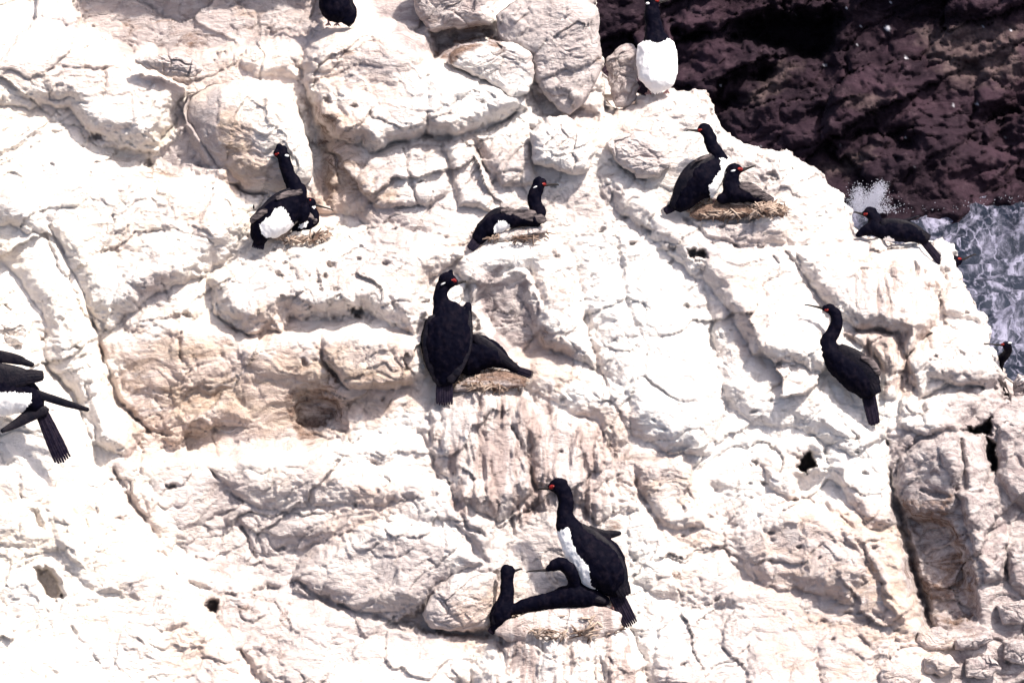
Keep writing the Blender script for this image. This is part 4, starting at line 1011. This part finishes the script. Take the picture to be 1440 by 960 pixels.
far = grid_mesh('far_cliff', Wd(fx, fy, FD + (slope - g) * 0.0085 - 0.2 + 0.10 * fbm(fx / 60, fy / 60, 3, 577) + 0.0022 * np.maximum(1250 - fx, 0)), np.ones(fx.shape, bool), far_rock(), {'pale': pale, 'dark': dark, 'spot': spot})
tag(far, kind='structure')

# sea: level plane that meets the far cliff near photo row 285
ang = PITCH - math.atan((480 - 292) / F)
SEA = CAM[2] - math.sin(ang) * (FD / math.cos(math.atan((480 - 292) / F)))
def sea_mat():
    m, t, p = mat('sea_water')
    v = mapping(t, (1, 0.42, 1)); iso = mapping(t)
    big = noise(t, v, 0.55, 4, 0.6, 0.6)
    vo = t.nodes.new('ShaderNodeTexVoronoi'); vo.feature = 'DISTANCE_TO_EDGE'; vo.inputs['Scale'].default_value = 2.6
    nz = t.nodes.new('ShaderNodeTexNoise'); nz.inputs['Scale'].default_value = 1.6; nz.inputs['Detail'].default_value = 6; t.links.new(v, nz.inputs['Vector'])
    va = t.nodes.new('ShaderNodeVectorMath'); va.operation = 'MULTIPLY_ADD'; t.links.new(nz.outputs['Color'], va.inputs[0]); va.inputs[1].default_value = (2.2, 2.2, 2.2); t.links.new(v, va.inputs[2])
    t.links.new(va.outputs[0], vo.inputs['Vector'])
    web = ramp(t, vo.outputs['Distance'], 0.10, 0.0)
    fo = noise(t, v, 4.5, 9, 0.72, 0.5)
    f1 = mul(t, ramp(t, mul(t, fo, mul(t, web, 0.12), 'ADD'), 0.45, 0.70), ramp(t, mul(t, big, mul(t, attr(t, 'foam'), 0.5), 'ADD'), 0.50, 0.74))
    water = mixc(t, ramp(t, big, 0.4, 0.6), (0.008, 0.013, 0.026), (0.022, 0.028, 0.045))
    t.links.new(mixc(t, f1, water, (0.27, 0.265, 0.36)), p.inputs['Base Color'])
    p.inputs['Roughness'].default_value = 0.42; p.inputs['Specular IOR Level'].default_value = 0.25
    bp = t.nodes.new('ShaderNodeBump'); bp.inputs['Strength'].default_value = 0.8; bp.inputs['Distance'].default_value = 0.12
    t.links.new(fo, bp.inputs['Height']); t.links.new(bp.outputs[0], p.inputs['Normal'])
    return m
sy0 = (CAM + aF * FD)[1]
sxs = np.concatenate([np.linspace(-3000, -20, 24), np.linspace(-19, 19, 420), np.linspace(20, 3000, 24)])
sys_ = np.concatenate([np.linspace(-3000, sy0 - 26, 24), np.linspace(sy0 - 25, sy0 + 9, 460), np.linspace(sy0 + 10, 3000, 24)])
sx, sy = np.meshgrid(sxs, sys_)
near = (np.abs(sx) < 19.5) & (np.abs(sy - sy0 + 8) < 18)
sz = SEA + near * (0.22 * fbm(sx / 2.6, sy / 2.2, 5, 601) + 0.10 * (1 - 2 * np.abs(fbm(sx / 0.9, sy / 0.7, 3, 611))))
foam = ss(13, -1, sy0 - sy) * (np.abs(sx) < 19)
sea = grid_mesh('sea', np.stack([sx, sy, sz], -1), np.ones(sx.shape, bool), sea_mat(), {'foam': foam})
tag(sea, kind='structure')

# spray thrown up where the swell meets the far rock: ragged plume of droplets
def spray():
    m, t, p = mat('sea_spray')
    v = mapping(t)
    t.links.new(mixc(t, noise(t, v, 5, 5), (0.34, 0.34, 0.42), (0.55, 0.56, 0.64)), p.inputs['Base Color']); p.inputs['Alpha'].default_value = 0.55; p.inputs['Roughness'].default_value = 0.8
    rs = np.random.RandomState(4); pr_v = []; pr_f = []; o = 0
    for i in range(7000):
        # a broad foot and two jets
        k = rs.rand()
        if k < 0.3: x = rs.normal(1222, 17); y = 300 - abs(rs.normal(0, 12))
        elif k < 0.31: x = rs.uniform(1200, 1440); y = 296 - 14 * ss(1330, 1440, x) + rs.normal(0, 3) - abs(rs.normal(0, 5)) * abs(math.sin(x / 17))
        elif k < 0.8: q = rs.rand(); x = 1216 + q * 24 + rs.normal(0, 5); y = 300 - q * 38 + rs.normal(0, 5)
        else: q = rs.rand(); x = 1206 + q * 2 + rs.normal(0, 5); y = 300 - q * 34 + rs.normal(0, 5)
        r = rs.uniform(0.25, 0.85); d = FD - 0.8 + rs.normal(0, 0.35)
        dr = rs.normal(size=(6, 3)); dr /= np.linalg.norm(dr, axis=1)[:, None]
        oc = np.array([[1, 0, 0], [-1, 0, 0], [0, 1, 0], [0, -1, 0], [0, 0, 1], [0, 0, -1]]) + 0.35 * dr
        c = Wd(np.array(x), np.array(y), np.array(d)); pr_v.append(c + oc * r * 0.0076 * np.array([1, 1, 1.3]))
        pr_f += [tuple(o + j for j in q) for q in ((0, 2, 4), (2, 1, 4), (1, 3, 4), (3, 0, 4), (2, 0, 5), (1, 2, 5), (3, 1, 5), (0, 3, 5))]; o += 6
    ob = link_mesh('spray', np.concatenate(pr_v), pr_f, m, None, Wd(np.array(1222.), np.array(300.), np.array(FD)))
    tag(ob, 'white spray thrown up where the sea meets the dark far rock', 'spray', kind='stuff')
spray()
